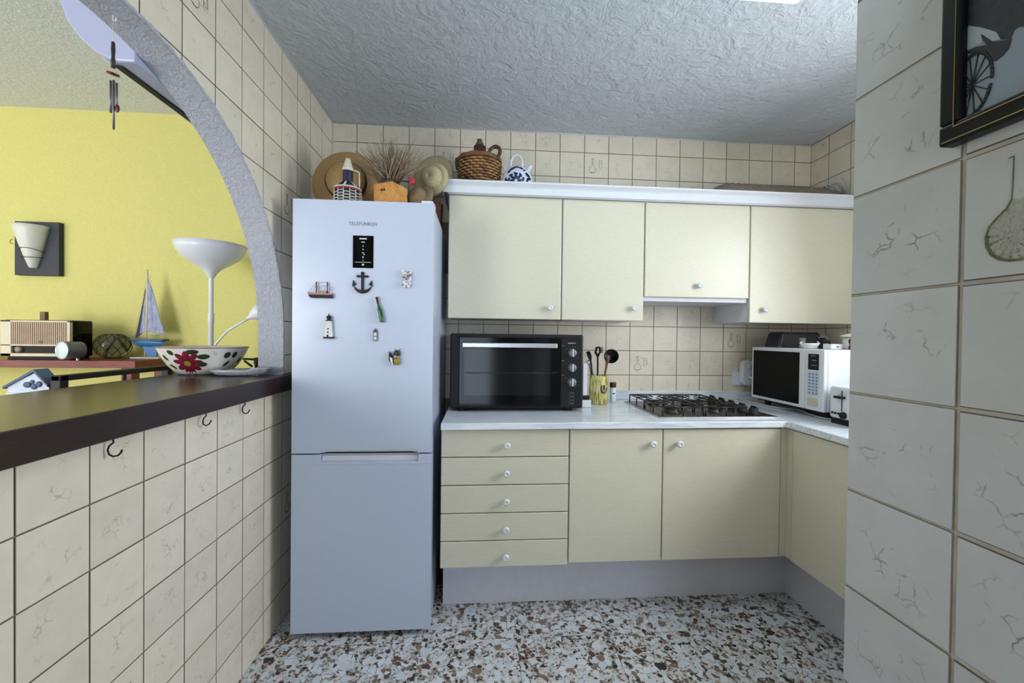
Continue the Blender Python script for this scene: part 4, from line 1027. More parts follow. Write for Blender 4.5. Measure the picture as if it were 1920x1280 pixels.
# on the microwave
MT = mz1+.0008
bk = thing('plastic_tub', 'dark upturned plastic tub on top of the microwave at the back', 'tub', (1.79, 2.26, MT))
tb = MB()
for (z, s_) in ((0, 1.0), (.085, .86), (.095, .82)): pass
P_ = lambda s_: [(1.80+s_*a_, 2.265+s_*.6*b_) for a_, b_ in ((-.125, -.11), (.125, -.11), (.135, -.09), (.135, .09), (.125, .11), (-.125, .11), (-.135, .09), (-.135, -.09))]
lay = [(MT, 1.0), (MT+.012, .99), (MT+.075, .88), (MT+.088, .80)]
vs_ = []; 
for z, s_ in lay: vs_ += [(*p, z) for p in P_(s_)]
fs_ = [(l*8+i, l*8+(i+1) % 8, (l+1)*8+(i+1) % 8, (l+1)*8+i) for l in range(3) for i in range(8)] + [tuple(range(24, 32))]
MB().add(vs_, fs_).build('tub', plain('smoky_black_plastic', (34, 34, 42), .25), bk, bev=.002)
cx_, cy_ = 1.668, 1.995
gl = thing('pill_bottle', 'small clear glass standing behind the white dish on the microwave', 'glass', (1.72, 2.10, MT))
MB().lathe([(.0001, .001), (.014, .001), (.015, .055), (.0135, .055), (.012, .005), (.0001, .004)], (1.72, 2.10, MT), n=16).build('glass', M['clear'], gl)
ds = thing('white_dish', 'small white handled dish on top of the microwave', 'dish', (cx_+.005, cy_, MT))
MB().lathe([(.0001, .001), (.030, .001), (.040, .022), (.044, .028), (.042, .028), (.036, .022), (.028, .005), (.0001, .005)], (cx_+.005, cy_, MT), n=24).build('bowl', M['ceramic'], ds)
for s_ in (-1, 1): MB().tube([(cx_+.005+s_*.038, cy_, MT+.018), (cx_+.005+s_*.052, cy_, MT+.030), (cx_+.005+s_*.042, cy_, MT+.034)], .004, 6).build('handle', M['ceramic'], ds)
fg = thing('figurine', 'small dark figurine with a pale hat on top of the microwave', 'figurine', (1.775, 2.03, MT))
MB().lathe([(.0001, 0), (.020, 0), (.016, .012), (.010, .030), (.014, .045), (.009, .056), (.0001, .058)], (1.775, 2.03, MT), n=14).tube([(1.775, 2.03, MT+.03), (1.80, 2.02, MT+.04), (1.805, 2.02, MT+.025)], .005, 6).build('body', M['black_matt'], fg)
MB().lathe([(.022, .056), (.020, .060), (.010, .064), (.006, .074), (.0001, .076)], (1.775, 2.03, MT), n=16).build('hat', M['grey_tube'], fg)
wb_ = thing('small_box', 'low white box beside the figurine on the microwave', 'box', (1.735, 1.925, MT))
MB().box(1.705, 1.765, 1.90, 1.95, MT, MT+.026).build('box', M['white_plastic'], wb_, bev=.003)
MB().box(1.732, 1.744, 1.8985, 1.8999, MT+.010, MT+.015).build('mark', M['black_print'], wb_)
bf = thing('brown_figurine', 'little brown figurine in front of the white sugar pot', 'figurine', (1.775, 1.865, MT))
MB().lathe([(.0001, 0), (.009, 0), (.011, .010), (.006, .024), (.010, .034), (.011, .044), (.006, .052), (.0001, .054)], (1.775, 1.865, MT), n=12).sphere((1.782, 1.862, MT+.05), .006, 8, 6).build('body', M['copper'], bf)
wc = thing('sugar_pot', 'white pot with a lid at the right end of the microwave top', 'pot', (1.86, 1.93, MT))
MB().lathe([(.0001, 0), (.045, 0), (.052, .01), (.052, .058), (.048, .06)], (1.86, 1.93, MT), n=28).build('pot', M['ceramic'], wc)
MB().lathe([(.062, .062), (.062, .068), (.045, .074), (.016, .080), (.016, .096), (.0001, .098)], (1.86, 1.93, MT), n=28).build('lid', M['ceramic'], wc)

# ================================================================== BAR AND WHAT STANDS ON IT
BXF = -.838
bar = MB().prism([(-1.320, -.35), (BXF, -.35), (BXF, 1.965), (XL+.0045, 1.965), (XL+.0045, AC_+AR-.002), (XT-.003, AC_+AR-.002), (XT-.003, 2.24), (-1.320, 2.24)], 'z', BB, BT)
solo(bar, 'bar_counter', M['bar_wood'], (-1.1, .9, BB), 'thick dark varnished wooden bar top running through the arch', 'bar counter', bev=.003)
# bowl
wx, wy = -1.222, 1.925
bw = thing('painted_bowl', 'white ceramic bowl painted with a red flower and green leaves', 'bowl', (wx, wy, BT))
BP = [(.0001, .0008), (.088, .0008), (.105, .012), (.130, .042), (.150, .078), (.166, .113), (.168, .116)]
MB().lathe(BP + [(.163, .117), (.158, .112), (.143, .078), (.122, .045), (.098, .018), (.0001, .010)], (wx, wy, BT), n=48).build('bowl', M['ceramic'], bw)
MB().tube([(wx+.166*math.cos(2*PI*i/48), wy+.166*math.sin(2*PI*i/48), BT+.1165) for i in range(48)], .0025, 6, closed=True).build('rim_line', M['rim_brown'], bw)
def bowl_r(z):
    for (r0, z0), (r1, z1) in zip(BP[1:-1], BP[2:]):
        if z0 <= z <= z1: return r0+(r1-r0)*(z-z0)/(z1-z0)
    return .166
def onbowl(a_, z, e=.0012):
    r = bowl_r(max(.002, min(.112, z)))+e; return Vector((wx+r*math.sin(a_), wy-r*math.cos(a_), BT+z))
view = math.atan2(0-wx, wy)     # direction of the camera round the bowl
def bpetal(mb, a0, z0, ang, L_, W_):
    n_ = 12; ring = []
    for i in range(n_):
        t_ = 2*PI*i/n_; lx, lz = L_*.5*math.cos(t_), W_*.5*math.sin(t_)
        dx = lx*math.cos(ang)-lz*math.sin(ang); dz = lx*math.sin(ang)+lz*math.cos(ang)
        ring.append(onbowl(a0+dx/.145, z0+dz*.85))
    mb.add([onbowl(a0, z0, .0016)]+ring, [(0, 1+i, 1+(i+1) % n_) for i in range(n_)])
FA = view-.42
mp, lf, yk = MB(), MB(), MB()
for k in range(9):
    a_ = 2*PI*k/9+.15; bpetal(mp, FA+.030*math.cos(a_)/.145, .052+.030*math.sin(a_), a_, .052, .024)
bpetal(yk, FA, .052, 0, .026, .026)
for i in range(len(yk.v)): yk.v[i] = tuple(Vector(yk.v[i])+Vector((math.sin(FA), -math.cos(FA), 0))*.0012)
for da, z, ang, L_, W_ in ((-.36, .097, -.9, .028, .020), (-.62, .075, -1.0, .034, .015), (-.52, .038, -.7, .032, .016), (.16, .100, .05, .040, .024), (.40, .080, .1, .040, .026), (.36, .048, -.05, .038, .024),
                           (.96, .085, 1.4, .032, .026), (1.18, .085, 1.5, .032, .022), (1.02, .048, .9, .036, .015), (1.5, .06, 1.2, .03, .02), (2.2, .07, .3, .04, .024), (2.7, .05, .8, .04, .024), (3.3, .08, .2, .04, .024)):
    lf = MB(); bpetal(lf, FA+da, z, ang, L_, W_); lf.build('green_leaf_paint', M['leaf'], bw)
mp.build('red_flower_paint', M['maroon'], bw); yk.build('flower_centre', M['yolk'], bw)
dt = MB()
for k in range(7): dt.sphere(tuple(onbowl(FA+.62+.03*(k % 3), .088+.006*(k//3), .0004)), .0014, 6, 4)
dt.build('dots', M['black_print'], bw)
# silver leaf dish
sd = thing('silver_dish', 'flat silver leaf shaped dish lying between bowl and arch', 'dish', (-1.01, 1.83, BT))
sm = MB(); vs_ = []; n_ = 40
for ring_, (s_, z_) in enumerate(((0.02, .006), (.5, .005), (.85, .009), (1.0, .019), (1.01, .016), (.84, .004), (.4, .0012))):
    for i in range(n_):
        a_ = 2*PI*i/n_; sc = 1+.035*math.cos(a_*13)*(s_ > .8)
        x_ = .118*s_*sc*math.cos(a_); y_ = .046*s_*sc*math.sin(a_)*(1-.35*math.cos(a_))
        vs_.append((-1.012+x_*.985-y_*.17, 1.832+y_*.985+x_*.10, BT+z_*(1.35+.5*(x_ > .05)) if z_ > .002 else BT+z_))
sm.add(vs_, [(r*n_+i, r*n_+(i+1) % n_, (r+1)*n_+(i+1) % n_, (r+1)*n_+i) for r in range(6) for i in range(n_)], True)
sm.build('leaf', plain('hammered_silver', (216, 218, 226), .28, .35, var=.15, scale=90), sd)
# hooks below the bar
hk = MB().tube([(0, 0, .004), (0, 0, -.006), (.001, 0, -.010), (-.008, 0, -.018), (-.011, 0, -.028), (-.008, 0, -.038), (0, 0, -.043), (.010, 0, -.041), (.016, 0, -.034), (.018, 0, -.028)], .0021, 8)
hm = mesh_of(hk, 'cup_hook', [M['black_iron']])
for (y, rz, s_, lab) in ((1.03, .12, 1.0, 'dark screw hook under the bar, nearest the camera and the largest'), (1.357, 1.25, .95, 'dark screw hook under the bar turned edge on, the middle one'), (1.57, -.15, 1.0, 'dark screw hook under the bar nearest the fridge')):
    o = bpy.data.objects.new('cup_hook', hm); COL.objects.link(o); o.location = (-.856, y, BB+H-.001); o.rotation_euler = (0, 0, rz); o.scale = (s_,)*3
    props(o, lab, 'hook', 'hooks under the bar')

# ================================================================== LIVING ROOM SIDE
# red shelf table
sh = thing('console_table', 'red stained console table against the yellow wall', 'table', (-2.4, 2.33, FL))
SZ, SY = -.142, 2.195
MB().box(-3.1, -1.712, SY-.012, YB-.005, SZ-.036, SZ).build('tabletop', M['red_wood'], sh, bev=.002)
for x in (-3.06, -1.80):
    for y in (SY+.015, YB-.07): MB().box(x, x+.05, y, y+.05, FL+.0005, SZ-.036).build('leg', M['red_wood'], sh, bev=.002)
# radio
rx1, ry0, ry1, rz0, rz1 = -2.046, 2.222, 2.342, -.126, .056
ra = thing('vintage_radio', 'old cream valve radio with a slatted grille and dark sides', 'radio', (-2.2, 2.28, SZ))
rx0 = -2.365
MB().prism([(rx0, rz0), (rx1+.0, rz0), (rx1, rz1), (rx0, rz1)], 'y', ry0+.012, ry1).build('case', M['black_gloss'], ra, bev=.006)
fm_ = MB()
for b_ in ((rx0, rx0+.048, rz0, rz1-.003), (rx1-.012, rx1, rz0, rz1-.003), (rx0, rx1, rz1-.012, rz1-.003), (rx0, rx1, rz0, rz0+.016), (rx0, rx1, rz0+.052, rz0+.060)): fm_.box(b_[0], b_[1], ry0-.004, ry0+.012, b_[2], b_[3])
fm_.build('bezel', M['radio_cream'], ra, bev=.002)
MB().box(rx0+.04, rx1-.01, ry0+.008, ry0+.0118, rz0+.014, rz1-.01).build('grille_cloth', M['radio_brown'], ra)
n_ = 27
for i in range(n_):
    x = rx0+.052+(rx1-.016-rx0-.052)*i/(n_-1)
    MB().box(x-.0030, x+.0030, ry0-.001, ry0+.0078, rz0+.060, rz1-.012).build('slat', M['radio_tan'], ra)
MB().box(rx0+.05, rx1-.014, ry0+.0060, ry0+.0079, rz0+.017, rz0+.051).build('dial_glass', plain('dark_dial', (28, 24, 18), .5, spec=.2), ra)
for x in (rx0+.078, rx1-.045): MB().lathe([(.016, 0), (.015, .010), (.009, .012), (.0001, .012)], (x, ry0+.006, rz0+.034), (0, -1, 0), 20).build('tuning_knob', plain('smoky_knob', (128, 116, 104), .3), ra)
MB().box(rx0+.175, rx0+.188, ry0-.003, ry0-.001, rz0+.066, rz0+.078).build('badge', M['maroon'], ra)
MB().box(rx0+.02, rx1-.01, ry0+.01, ry1-.01, SZ+.0005, rz0).build('foot_bar', M['black_matt'], ra)
p = at(83, 590, 2.30)
solo(MB().box(p.x-.012, p.x+.012, 2.29, 2.31, rz1+.0005, rz1+.044), 'wooden_block', M['brown_wood'], (p.x, 2.30, rz1), 'small upright brown wooden block on top of the radio', 'block', bev=.001)
# silver lamp
sl = thing('silver_torch', 'silver cylindrical torch with a frosted white lens in front of the radio', 'torch', (-2.02, 2.24, SZ))
ca = (-1.998, 2.128, -.090); ax = (.30, .9, .0)
MB().lathe([(.042, 0), (.043, .006), (.042, .010), (.042, .068), (.038, .076), (.0001, .078)], ca, ax, 32).build('barrel', M['silver'], sl)
MB().lathe([(.0001, -.004), (.034, -.004), (.037, -.001), (.0415, 0)], ca, ax, 32).build('lens', M['frosted'], sl)
MB().tube([(ca[0]+.042*math.cos(t_)*.95, ca[1]-.042*math.cos(t_)*.32, ca[2]+.042*math.sin(t_)) for t_ in [i*2*PI/28 for i in range(28)]], .003, 6, closed=True).build('ring', M['alu'], sl)
MB().lathe([(.006, SZ+.0005), (.006, -.131)], (-1.984, 2.19, 0), n=8).build('foot', M['alu'], sl)
# netted glass globe
gx_, gy_, gr = -1.992, 2.395, .077
ng = thing('netted_glass', 'round glass candle holder wrapped in a dark cord net', 'candle holder', (gx_, gy_, SZ))
GP = [(gr*math.sin(a_), SZ+.068-.068*math.cos(a_)) for a_ in [.32+i*.235 for i in range(11)]]
MB().lathe([(.0001, SZ+.003)]+GP, (gx_, gy_, 0), n=28).build('glass', M['smoke_glass'], ng)
nt = MB()
for k in range(10):
    for s_ in (-1, 1):
        nt.tube([(gx_+(GP[i][0]+.002)*math.cos(2*PI*k/10+s_*i*.16), gy_+(GP[i][0]+.002)*math.sin(2*PI*k/10+s_*i*.16), GP[i][1]) for i in range(11)], .0015, 5)
nt.tube([(gx_+GP[-1][0]*math.cos(2*PI*i/20), gy_+GP[-1][0]*math.sin(2*PI*i/20), GP[-1][1]) for i in range(20)], .003, 5, closed=True)
nt.tube([(gx_+.030*math.cos(2*PI*i/20), gy_+.030*math.sin(2*PI*i/20), SZ+.004) for i in range(20)], .003, 5, closed=True)
nt.build('cord_net', M['cane_weave'], ng)
# toy yacht
bx, by = -1.805, 2.40
sb = thing('toy_yacht', 'wooden toy yacht with grey blue sails and a blue hull on a white stand', 'model boat', (bx, by, SZ))
MB().box(bx-.075, bx+.072, by-.04, by+.04, SZ+.0005, SZ+.008).build('stand', M['ceramic'], sb, bev=.002)
hu = MB(); n_ = 14; vs_ = []
zt_, zk = SZ+.098, SZ+.060
for i in range(n_+1):
    t_ = i/n_; x_ = bx-.082+.160*t_; wd = .026*math.sin(PI*min(1, t_*.92+.08))**.6
    vs_ += [(x_, by-wd, zt_+.004*(1-2*t_)**2), (x_, by-wd*.55, (zt_+zk)/2), (bx-.03+.062*t_, by, zk-.004), (x_, by+wd*.55, (zt_+zk)/2), (x_, by+wd, zt_+.004*(1-2*t_)**2)]
fs_ = [(i*5+j, i*5+j+1, (i+1)*5+j+1, (i+1)*5+j) for i in range(n_) for j in range(4)] + [(i*5+4, i*5, (i+1)*5, (i+1)*5+4) for i in range(n_)]
hu.add(vs_, fs_, True).build('hull', M['hull_blue'], sb)
MB().prism([(bx-.084, zt_-.003), (bx+.080, zt_-.003), (bx+.084, zt_+.009), (bx-.088, zt_+.009)], 'y', by-.024, by+.024).build('deck', M['hull_teal'], sb, bev=.003)
MB().prism([(bx-.040, zk+.012), (bx+.042, zk+.016), (bx+.034, SZ+.012), (bx-.012, SZ+.012)], 'y', by-.005, by+.005).build('keel', M['hull_blue'], sb)
MB().tube([(bx-.028, by, SZ+.008), (bx-.028, by, zk+.008)], .0025, 6).tube([(bx+.030, by, SZ+.008), (bx+.028, by, zk)], .0025, 6).build('stand_post', M['white_cane'], sb)
MB().tube([(bx-.020, by, zt_), (bx-.014, by, SZ+.485)], .0032, 6).build('mast', M['white_cane'], sb)
MB().tube([(bx-.018, by, zt_+.040), (bx+.076, by, zt_+.034)], .0026, 6).tube([(bx-.016, by, SZ+.445), (bx+.002, by, SZ+.443)], .0016, 5).tube([(bx+.02, by, zt_), (bx+.02, by, zt_+.034)], .0016, 5).tube([(bx+.06, by, zt_), (bx+.06, by, zt_+.034)], .0016, 5).build('boom', M['white_cane'], sb)
MB().prism([(bx-.012, SZ+.440), (bx-.014, zt_+.046), (bx+.074, zt_+.040), (bx+.055, SZ+.200), (bx+.020, SZ+.345)], 'y', by-.0025, by+.0005).build('mainsail', M['sail'], sb)
MB().prism([(bx-.024, SZ+.385), (bx-.046, SZ+.26), (bx-.076, zt_+.014), (bx-.070, zt_+.012), (bx-.036, zt_+.045)], 'y', by-.002, by+.001).build('jib', M['sail_dark'], sb)
MB().prism([(bx-.021, SZ+.36), (bx-.050, zt_+.034), (bx-.024, zt_+.050)], 'y', by-.006, by-.004).build('inner_jib', M['sail'], sb)
rg = MB().tube([(bx-.086, by, zt_+.008), (bx-.016, by, SZ+.45)], .0008, 4).tube([(bx+.084, by, zt_+.006), (bx-.014, by, SZ+.47)], .0008, 4)
rg.build('rigging', M['white_cane'], sb)
# wall sconce
sc0 = thing('wall_sconce', 'white porcelain cone wall light on a dark square board', 'wall light', (-2.435, YB, .30))
MB().box(-2.552, -2.327, 2.462, YB-.001, .306, .600).build('board', M['slate'], sc0, bev=.002)
shd = MB(); vs_ = []; n_ = 16
x0c = -2.450
rows = [(.572, .094, .085), (.545, .086, .080), (.48, .067, .062), (.41, .044, .042), (.352, .022, .024), (.346, .018, .020)]
for z, hw, dep in rows:
    for i in range(n_+1):
        a_ = PI*i/n_; vs_.append((x0c-hw*.86*math.cos(a_), 2.4615-dep*math.sin(a_), z))
fs_ = [(r*(n_+1)+i, r*(n_+1)+i+1, (r+1)*(n_+1)+i+1, (r+1)*(n_+1)+i) for r in range(len(rows)-1) for i in range(n_)]
shd.add(vs_, fs_, True); shd.add([vs_[5*(n_+1)+i] for i in range(n_+1)], [tuple(range(n_+1))])
shd.build('shade', M['porcelain'], sc0, solid=.003)
wr_ = MB()
for z, s_ in ((.430, 0), (.402, 1)):
    wr_.tube([(x0c-(.050-.006*s_)*math.cos(PI*i/14), 2.4615-(.058-.008*s_)*math.sin(PI*i/14), z+(.018 if s_ == 0 else -.004)*math.sin(PI*i/14)) for i in range(15)], .0016, 5)
wr_.tube([(-2.556, 2.455, .50+.0), (-2.566, 2.455, .492), (-2.566, 2.455, .478), (-2.552, 2.455, .474)], .0015, 5)
wr_.build('wire_hoop', M['black_iron'], sc0)
# floor lamp
lx, ly = -1.365, 2.20
la = thing('floor_lamp', 'white uplighter floor lamp with a bent reading arm behind the bar', 'floor lamp', (lx, ly, FL))
MB().lathe([(.0001, 0), (.125, 0), (.13, .006), (.128, .018), (.02, .024), (.0001, .024)], (lx, ly, FL+.0005), n=36).build('base', M['lamp_white'], la)
MB().lathe([(.0115, FL+.02), (.0115, .05), (.0135, .052), (.0135, .10), (.0105, .105), (.0105, .285)], (lx, ly, 0), n=16).build('pole', M['lamp_white'], la)
MB().lathe([(.011, .278), (.016, .285), (.028, .305), (.046, .325), (.080, .348), (.118, .376), (.145, .412), (.156, .446), (.153, .446), (.140, .414), (.110, .380), (.0001, .345)], (lx, ly, 0), n=48).build('bowl_shade', M['lamp_white'], la)
a0_, a1_ = at(405, 645, ly), at(475, 594, ly)
arm = [(lx+.006, ly, -.10), (lx+.018, ly, -.065), (a0_.x+.002, ly, a0_.z+.005), (a0_.x+.055, ly-.005, a0_.z+.065), (a1_.x-.06, ly-.01, a1_.z-.034), (a1_.x-.012, ly-.015, a1_.z-.008)]
MB().tube(arm, .0052, 8).build('reading_arm', M['lamp_white'], la)
MB().lathe([(.006, -.02), (.010, -.008), (.018, .004), (.034, .028), (.050, .066), (.047, .066), (.030, .028), (.0001, .012)], (a1_.x-.004, ly-.015, a1_.z), (.85, .25, .55), 24).build('reading_shade', M['lamp_white'], la)
# sideboard carrying the white house, black rack
sbd = thing('sideboard', 'low brown sideboard behind the bar carrying the little white house', 'sideboard', (-1.62, 1.6, FL))
MB().box(-1.80, -1.46, 1.30, 1.9, -.356, -.336).build('top', M['brown_wood'], sbd, bev=.002)
MB().box(-1.79, -1.47, 1.31, 1.89, FL+.0005, -.3565).build('body', M['brown_wood'], sbd)
hs = thing('wooden_house', 'little white wooden house ornament with a blue roof and arched openings', 'ornament', (-1.512, 1.52, -.336))
hz0 = -.3355; hxl, hxr = -1.577, -1.449
MB().prism([(hxl, hz0), (hxl+.020, hz0), (hxl+.026, -.262), (hxl+.045, -.238), (hxl+.075, -.232), (hxl+.102, -.246), (hxl+.108, hz0), (hxr, hz0), (hxr, -.188), (-1.492, -.140), (hxl, -.186)], 'y', 1.50, 1.512).build('front', M['house_white'], hs)
MB().box(hxl, hxl+.006, 1.512, 1.535, hz0, -.190).box(hxr-.006, hxr, 1.512, 1.535, hz0, -.190).box(hxl, hxr, 1.530, 1.535, hz0, -.190).build('walls', M['house_blue'], hs)
MB().prism([(hxl-.010, -.194), (-1.492, -.137), (hxr+.001, -.187), (hxr+.001, -.179), (-1.492, -.128), (hxl-.010, -.186)], 'y', 1.494, 1.542).build('roof', M['house_blue'], hs)
MB().box(hxl-.001, hxr+.002, 1.4965, 1.4995, -.212, -.206).box(hxr-.004, hxr+.003, 1.497, 1.4995, hz0, -.19).build('ledge', M['house_white'], hs)
MB().sphere((-1.515, 1.498, -.180), .010, 8, 6, sy=.3, sx=1.3).sphere((-1.494, 1.498, -.186), .010, 8, 6, sy=.3).sphere((-1.479, 1.498, -.178), .010, 8, 6, sy=.3).sphere((-1.50, 1.498, -.170), .007, 8, 6, sy=.3).build('painted_birds', M['house_blue'], hs)
rk = thing('metal_rack', 'black metal rail frame standing just behind the bar', 'rack', (-1.42, 1.74, FL))
MB().box(-1.435, -1.405, 1.49, 2.0, -.168, -.148).build('top_rail', M['black_iron'], rk, bev=.003)
MB().box(-1.430, -1.410, 1.51, 1.98, -.205, -.193).build('lower_rail', M['black_iron'], rk, bev=.002)
for y in (1.49, 1.97): MB().box(-1.435, -1.405, y, y+.03, FL+.0005, -.1485).build('post', M['black_iron'], rk, bev=.002)
MB().lathe([(.006, -.195), (.006, -.166)], (-1.42, 1.76, 0), n=8).build('spindle', M['black_iron'], rk)
for y in (1.49, 1.97): MB().box(-1.45, -1.39, y-.03, y+.06, FL+.0005, FL+.012).build('foot', M['black_iron'], rk)
st = thing('metal_stand', 'black metal bracket stand showing between bowl and arch', 'stand', (-1.14, 2.38, FL))
p0, p1, p2, p3 = at(449, 672, 2.38), at(482, 674, 2.38), at(458, 676, 2.38), at(473, 687, 2.38)
MB().tube([(p0.x, 2.38, p0.z), (p1.x, 2.38, p1.z)], .006, 8).tube([(p2.x, 2.38, p2.z), (p3.x, 2.38, p3.z)], .006, 8).build('arm', M['black_iron'], st)
MB().lathe([(.012, FL+.0005), (.012, p1.z-.03), (.016, p1.z-.02), (.016, p1.z+.01), (.0001, p1.z+.012)], (p1.x, 2.38, 0), n=12).build('post', M['black_iron'], st)
MB().lathe([(.09, FL+.0005), (.09, FL+.01), (.0001, FL+.012)], (p1.x, 2.38, 0), n=20).build('foot', M['black_iron'], st)
# wind chime
cx_, cy_ = -.935, 1.124
wcm = thing('wind_chime', 'small wind chime with metal tubes hanging from the arch', 'wind chime', (cx_, cy_, .51))
def cz_(v): return at(210, v, cy_).z
zc0 = arch_top(cy_)
MB().tube([(cx_, cy_, zc0-.001), (cx_, cy_, zc0-.012), (cx_+.006, cy_, zc0-.016), (cx_+.007, cy_, zc0-.006)], .0018, 6).build('hook', M['white_plastic'], wcm)
MB().tube([(cx_, cy_, zc0-.012), (cx_, cy_, cz_(80))], .0008, 5).tube([(cx_, cy_, cz_(128)), (cx_, cy_, cz_(185))], .0008, 5).build('string', M['white_cane'], wcm)
MB().lathe([(.0001, cz_(78)), (.0035, cz_(79)), (.0045, cz_(92)), (.0035, cz_(108)), (.0048, cz_(112)), (.0048, cz_(127)), (.0001, cz_(128))], (cx_, cy_, 0), n=12).build('wooden_top', M['dark_wood'], wcm)
MB().lathe([(.0001, -.003), (.012, -.002), (.013, 0), (.012, .003), (.0001, .004)], (cx_, cy_, cz_(139)), (.25, -.2, 1), 16).build('disc', M['copper'], wcm)
for dx, v0, v1 in ((-.004, 152, 212), (.001, 150, 242), (.006, 154, 204)):
    MB().tube([(cx_+dx, cy_+dx*.5, cz_(v0)), (cx_+dx, cy_+dx*.5, cz_(v1))], .0024, 8).build('chime_tube', M['grey_tube'], wcm)
MB().sphere((cx_+.010, cy_, cz_(203)), .006, 10, 8, sz=1.7, sy=.4).build('wind_catcher', M['copper'], wcm)
# air conditioner on the living room side, over the arch
ay0, ay1 = 1.25, 2.02
prof_ = [(-.981, 1.035), (-1.190, 1.035), (-1.196, 1.01), (-1.192, .96), (-1.180, .915), (-1.160, .862), (-1.128, .818), (-1.090, .786), (-1.050, .765), (-1.030, .761), (-.981, .761)]
ac = thing('air_conditioner', 'white split air conditioner mounted above the arch in the living room', 'air conditioner', (-1.08, 1.63, .76))
MB().prism(prof_, 'y', ay0, ay1).build('housing', M['ac_white'], ac, bev=.006, seg=3)
MB().prism([(-1.032, .7600), (-1.052, .7632), (-1.058, .7608), (-1.034, .7570)], 'y', ay0+.02, ay1-.01).build('air_outlet', M['black_matt'], ac)
MB().prism([(-1.060, .768), (-1.084, .780), (-1.086, .777), (-1.062, .7645)], 'y', ay0+.02, ay1-.01).build('flap', M['ac_white'], ac)
# ceiling light
clt = thing('ceiling_light', 'rounded ceiling light with a pale cyan glow', 'ceiling light', (.50, 1.34, CE))
MB().box(-.12, 1.118, 1.262, 1.418, CE-.030, CE-.0005).build('housing', M['white_plastic'], clt, bev=.012, seg=4)
MB().box(-.10, 1.098, 1.280, 1.400, CE-.052, CE-.0305).build('diffuser', M['lit'], clt, bev=.018, seg=4)
# picture frame on the partition
FX0 = PX-.001
pf = thing('picture_frame', 'black framed photograph of a cart wheel in snow on the tiled partition wall', 'picture', (PX-.012, .22, .24))
fy1, fy0, fz0, fz1 = .468, -.06, .236, .66
fr_ = MB(); bw_ = .022
zi, yi = .262, .446
for (a_, b_, c_, d_) in ((fy0, fy1, fz0, fz0+.024), (fy0, fy1, fz1-.024, fz1), (fy0, fy0+.022, fz0+.024, fz1-.024), (fy1-.022, fy1, fz0+.024, fz1-.024)):
    fr_.box(PX-.020, FX0, a_, b_, c_, d_)
fr_.build('frame', M['frame_black'], pf, bev=.003)
gd = MB()
for off_, xx in ((.0035, PX-.0215), (.0165, PX-.0212)):
    if off_ < .01: gd.tube([(xx+.001, fy0+off_, fz0+off_), (xx+.001, fy1-off_-.001, fz0+off_), ], .0008, 4)
    else:
        y_a, y_b, z_a, z_b = fy0+off_, fy1-off_, fz0+off_+.002, fz1-off_
        gd.tube([(xx+.001, y_b, z_a), (xx+.001, y_b, z_b), (xx+.001, y_a, z_b), (xx+.001, y_a, z_a)], .0010, 4, closed=True)
gd.build('gold_line', M['gold'], pf)
MB().box(PX-.011, FX0-.0005, fy0+.020, fy1-.020, fz0+.022, fz1-.022).build('photograph', M['photo_snow'], pf)
XP = PX-.0114
def pp(u, v): q_ = atx(u, v, XP); return (q_.y, q_.z)
def ppoly(pts, mat, name, e=0): MB().prism([pp(*q_) for q_ in pts], 'x', XP-.0002-e, XP+.0002).build(name, mat, pf)
y_in = fy1-.0205
dk_ = [(y_in, pp(1803, 50)[1]), pp(1822, 48), pp(1845, 52), pp(1870, 60), pp(1878, 74), pp(1895, 72), pp(1902, 56), pp(1912, 50), pp(1935, 52), pp(1990, 30), (.34, .40), (.30, .43), (.27, .41), (.22, .45), (.18, .43), (.12, .46), (.06, .44), (fy0+.0205, .47), (fy0+.0205, .637), (y_in, .637)]
MB().prism(dk_, 'x', XP-.0002, XP+.0002).build('print_trees', M['photo_dark'], pf)
ppoly([(1807, 100), (1830, 88), (1850, 84), (1842, 72), (1840, 64), (1852, 72), (1860, 78), (1880, 76), (1897, 72), (1892, 90), (1880, 105), (1866, 115), (1845, 104), (1825, 100)], M['photo_dark'], 'print_cart', .0002)
ppoly([(1808, 52), (1822, 49), (1845, 53), (1868, 60), (1876, 74), (1862, 77), (1850, 70), (1840, 63), (1842, 80), (1825, 88), (1808, 96)], M['photo_pale'], 'print_snow_heap', .0001)
whl = MB(); wc0 = (1823, 160); A_, B_ = 41, 62
def wp_(t_, s_=1.0): return pp(wc0[0]+A_*s_*math.cos(t_)*.92+8*s_*math.sin(t_), wc0[1]-B_*s_*math.sin(t_)-(-14)*s_*math.cos(t_)*-1)
for s_, r_w in ((1.0, .0013), (.93, .0007)):
    pts = [wp_(2*PI*i/40, s_) for i in range(40)]; pts = [p for p in pts if p[0] < y_in-.0005]
    run = [(XP-.0004, *p) for p in pts]
    for a_, b_ in zip(run, run[1:]):
        if math.dist(a_, b_) < .012: whl.tube([a_, b_], r_w, 4)
c_ = pp(*wc0)
for k in range(14):
    e_ = wp_(2*PI*k/14+.1, .95)
    if e_[0] < y_in-.0005: whl.tube([(XP-.0004, *c_), (XP-.0004, *e_)], .0006, 4)
    else:
        f_ = (y_in-.0006-c_[0])/(e_[0]-c_[0]); whl.tube([(XP-.0004, *c_), (XP-.0004, c_[0]+(e_[0]-c_[0])*f_, c_[1]+(e_[1]-c_[1])*f_)], .0006, 4)
whl.build('print_wheel', M['photo_dark'], pf)
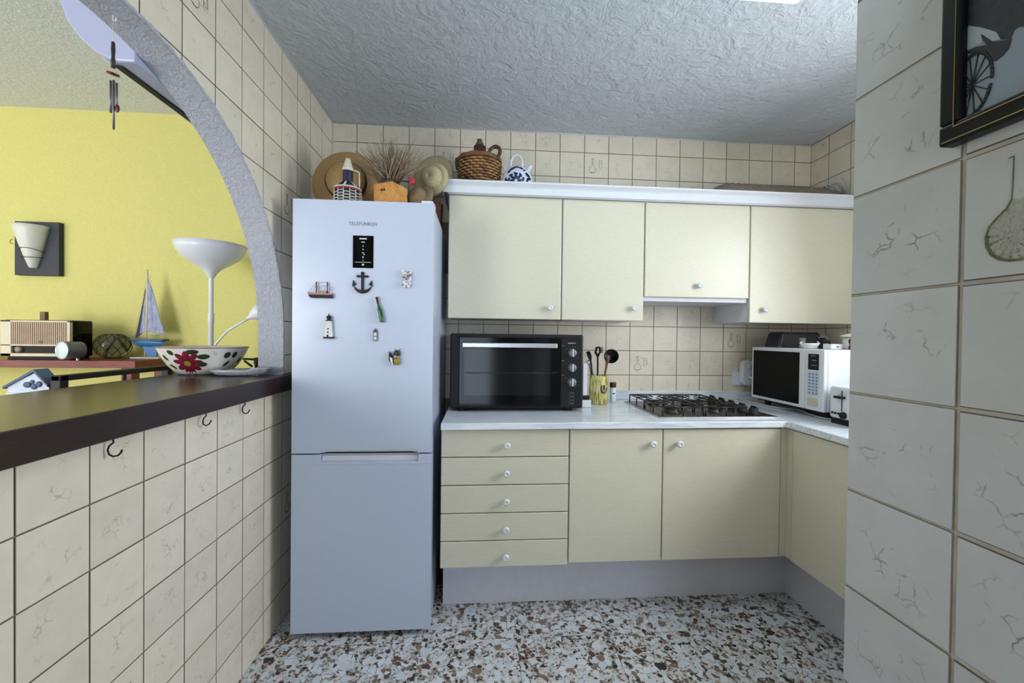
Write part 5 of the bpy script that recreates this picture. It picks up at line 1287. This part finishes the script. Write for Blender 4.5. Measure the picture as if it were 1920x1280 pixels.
MB().lathe([(.0001, 0), (.003, 0), (.003, .0006), (.0001, .0006)], (XP-.0002, *c_), (-1, 0, 0), 14).build('print_hub', M['photo_grey'], pf)
# big flask print on the partition tile
fk = [(1893, 297), (1903, 292), (1903, 300), (1901, 345), (1899, 372), (1890, 390), (1872, 408), (1857, 425), (1850, 445), (1851, 462), (1860, 478), (1876, 487), (1895, 489), (1915, 487), (1940, 480), (1965, 462), (1972, 440), (1962, 415), (1940, 392), (1930, 372), (1930, 296), (1940, 291)]
q0 = [atx(u, v, PX) for u, v in fk]
host = min((o for o in wp.children), key=lambda o: (o.matrix_basis.translation-Vector((PX, .385, .145+H))).length)
inv = host.matrix_basis.inverted()
loc = [inv @ (Vector((PX-.0002, p.y, p.z+H))) for p in q0]
fk_m = MB(); zz = TT+.0005
body_ = [(p.x, p.y) for p in loc[4:20]]
cxx = sum(p[0] for p in body_)/len(body_); cyy = sum(p[1] for p in body_)/len(body_)
k_ = len(body_)
fk_m.tube([(p.x, p.y, zz) for p in loc], [.0005+.0005*(4 < i < 17) for i in range(len(loc))], 4)
fk_m.tube([(loc[i].x+.0012, loc[i].y+.001, zz) for i in range(8, 17)], .0011, 4)
r_ = random.Random(4)
for i in range(900):
    j = r_.randrange(k_); f_ = r_.random()**.45
    x_ = cxx+(body_[j][0]-cxx)*f_+r_.uniform(-.0015, .0015); y_ = cyy+(body_[j][1]-cyy)*f_+r_.uniform(-.0015, .0015)
    if y_ < cyy+.006 or r_.random() < .35: fk_m.add([(x_-.0004, y_-.0003, zz), (x_+.0004, y_-.0003, zz), (x_, y_+.0004, zz)], [(0, 1, 2)])
fk_m.mat(1).add([(p[0], p[1], TT+.0001) for p in body_], [tuple(range(len(body_)))[::-1] if (sum(body_[i][0]*body_[(i+1) % k_][1]-body_[(i+1) % k_][0]*body_[i][1] for i in range(k_)) < 0) else tuple(range(k_))])
me = mesh_of(fk_m, 'flask_drawing', [M['print_olive'], M['print_fill']])
o = bpy.data.objects.new('flask_drawing', me); COL.objects.link(o); o.parent = host
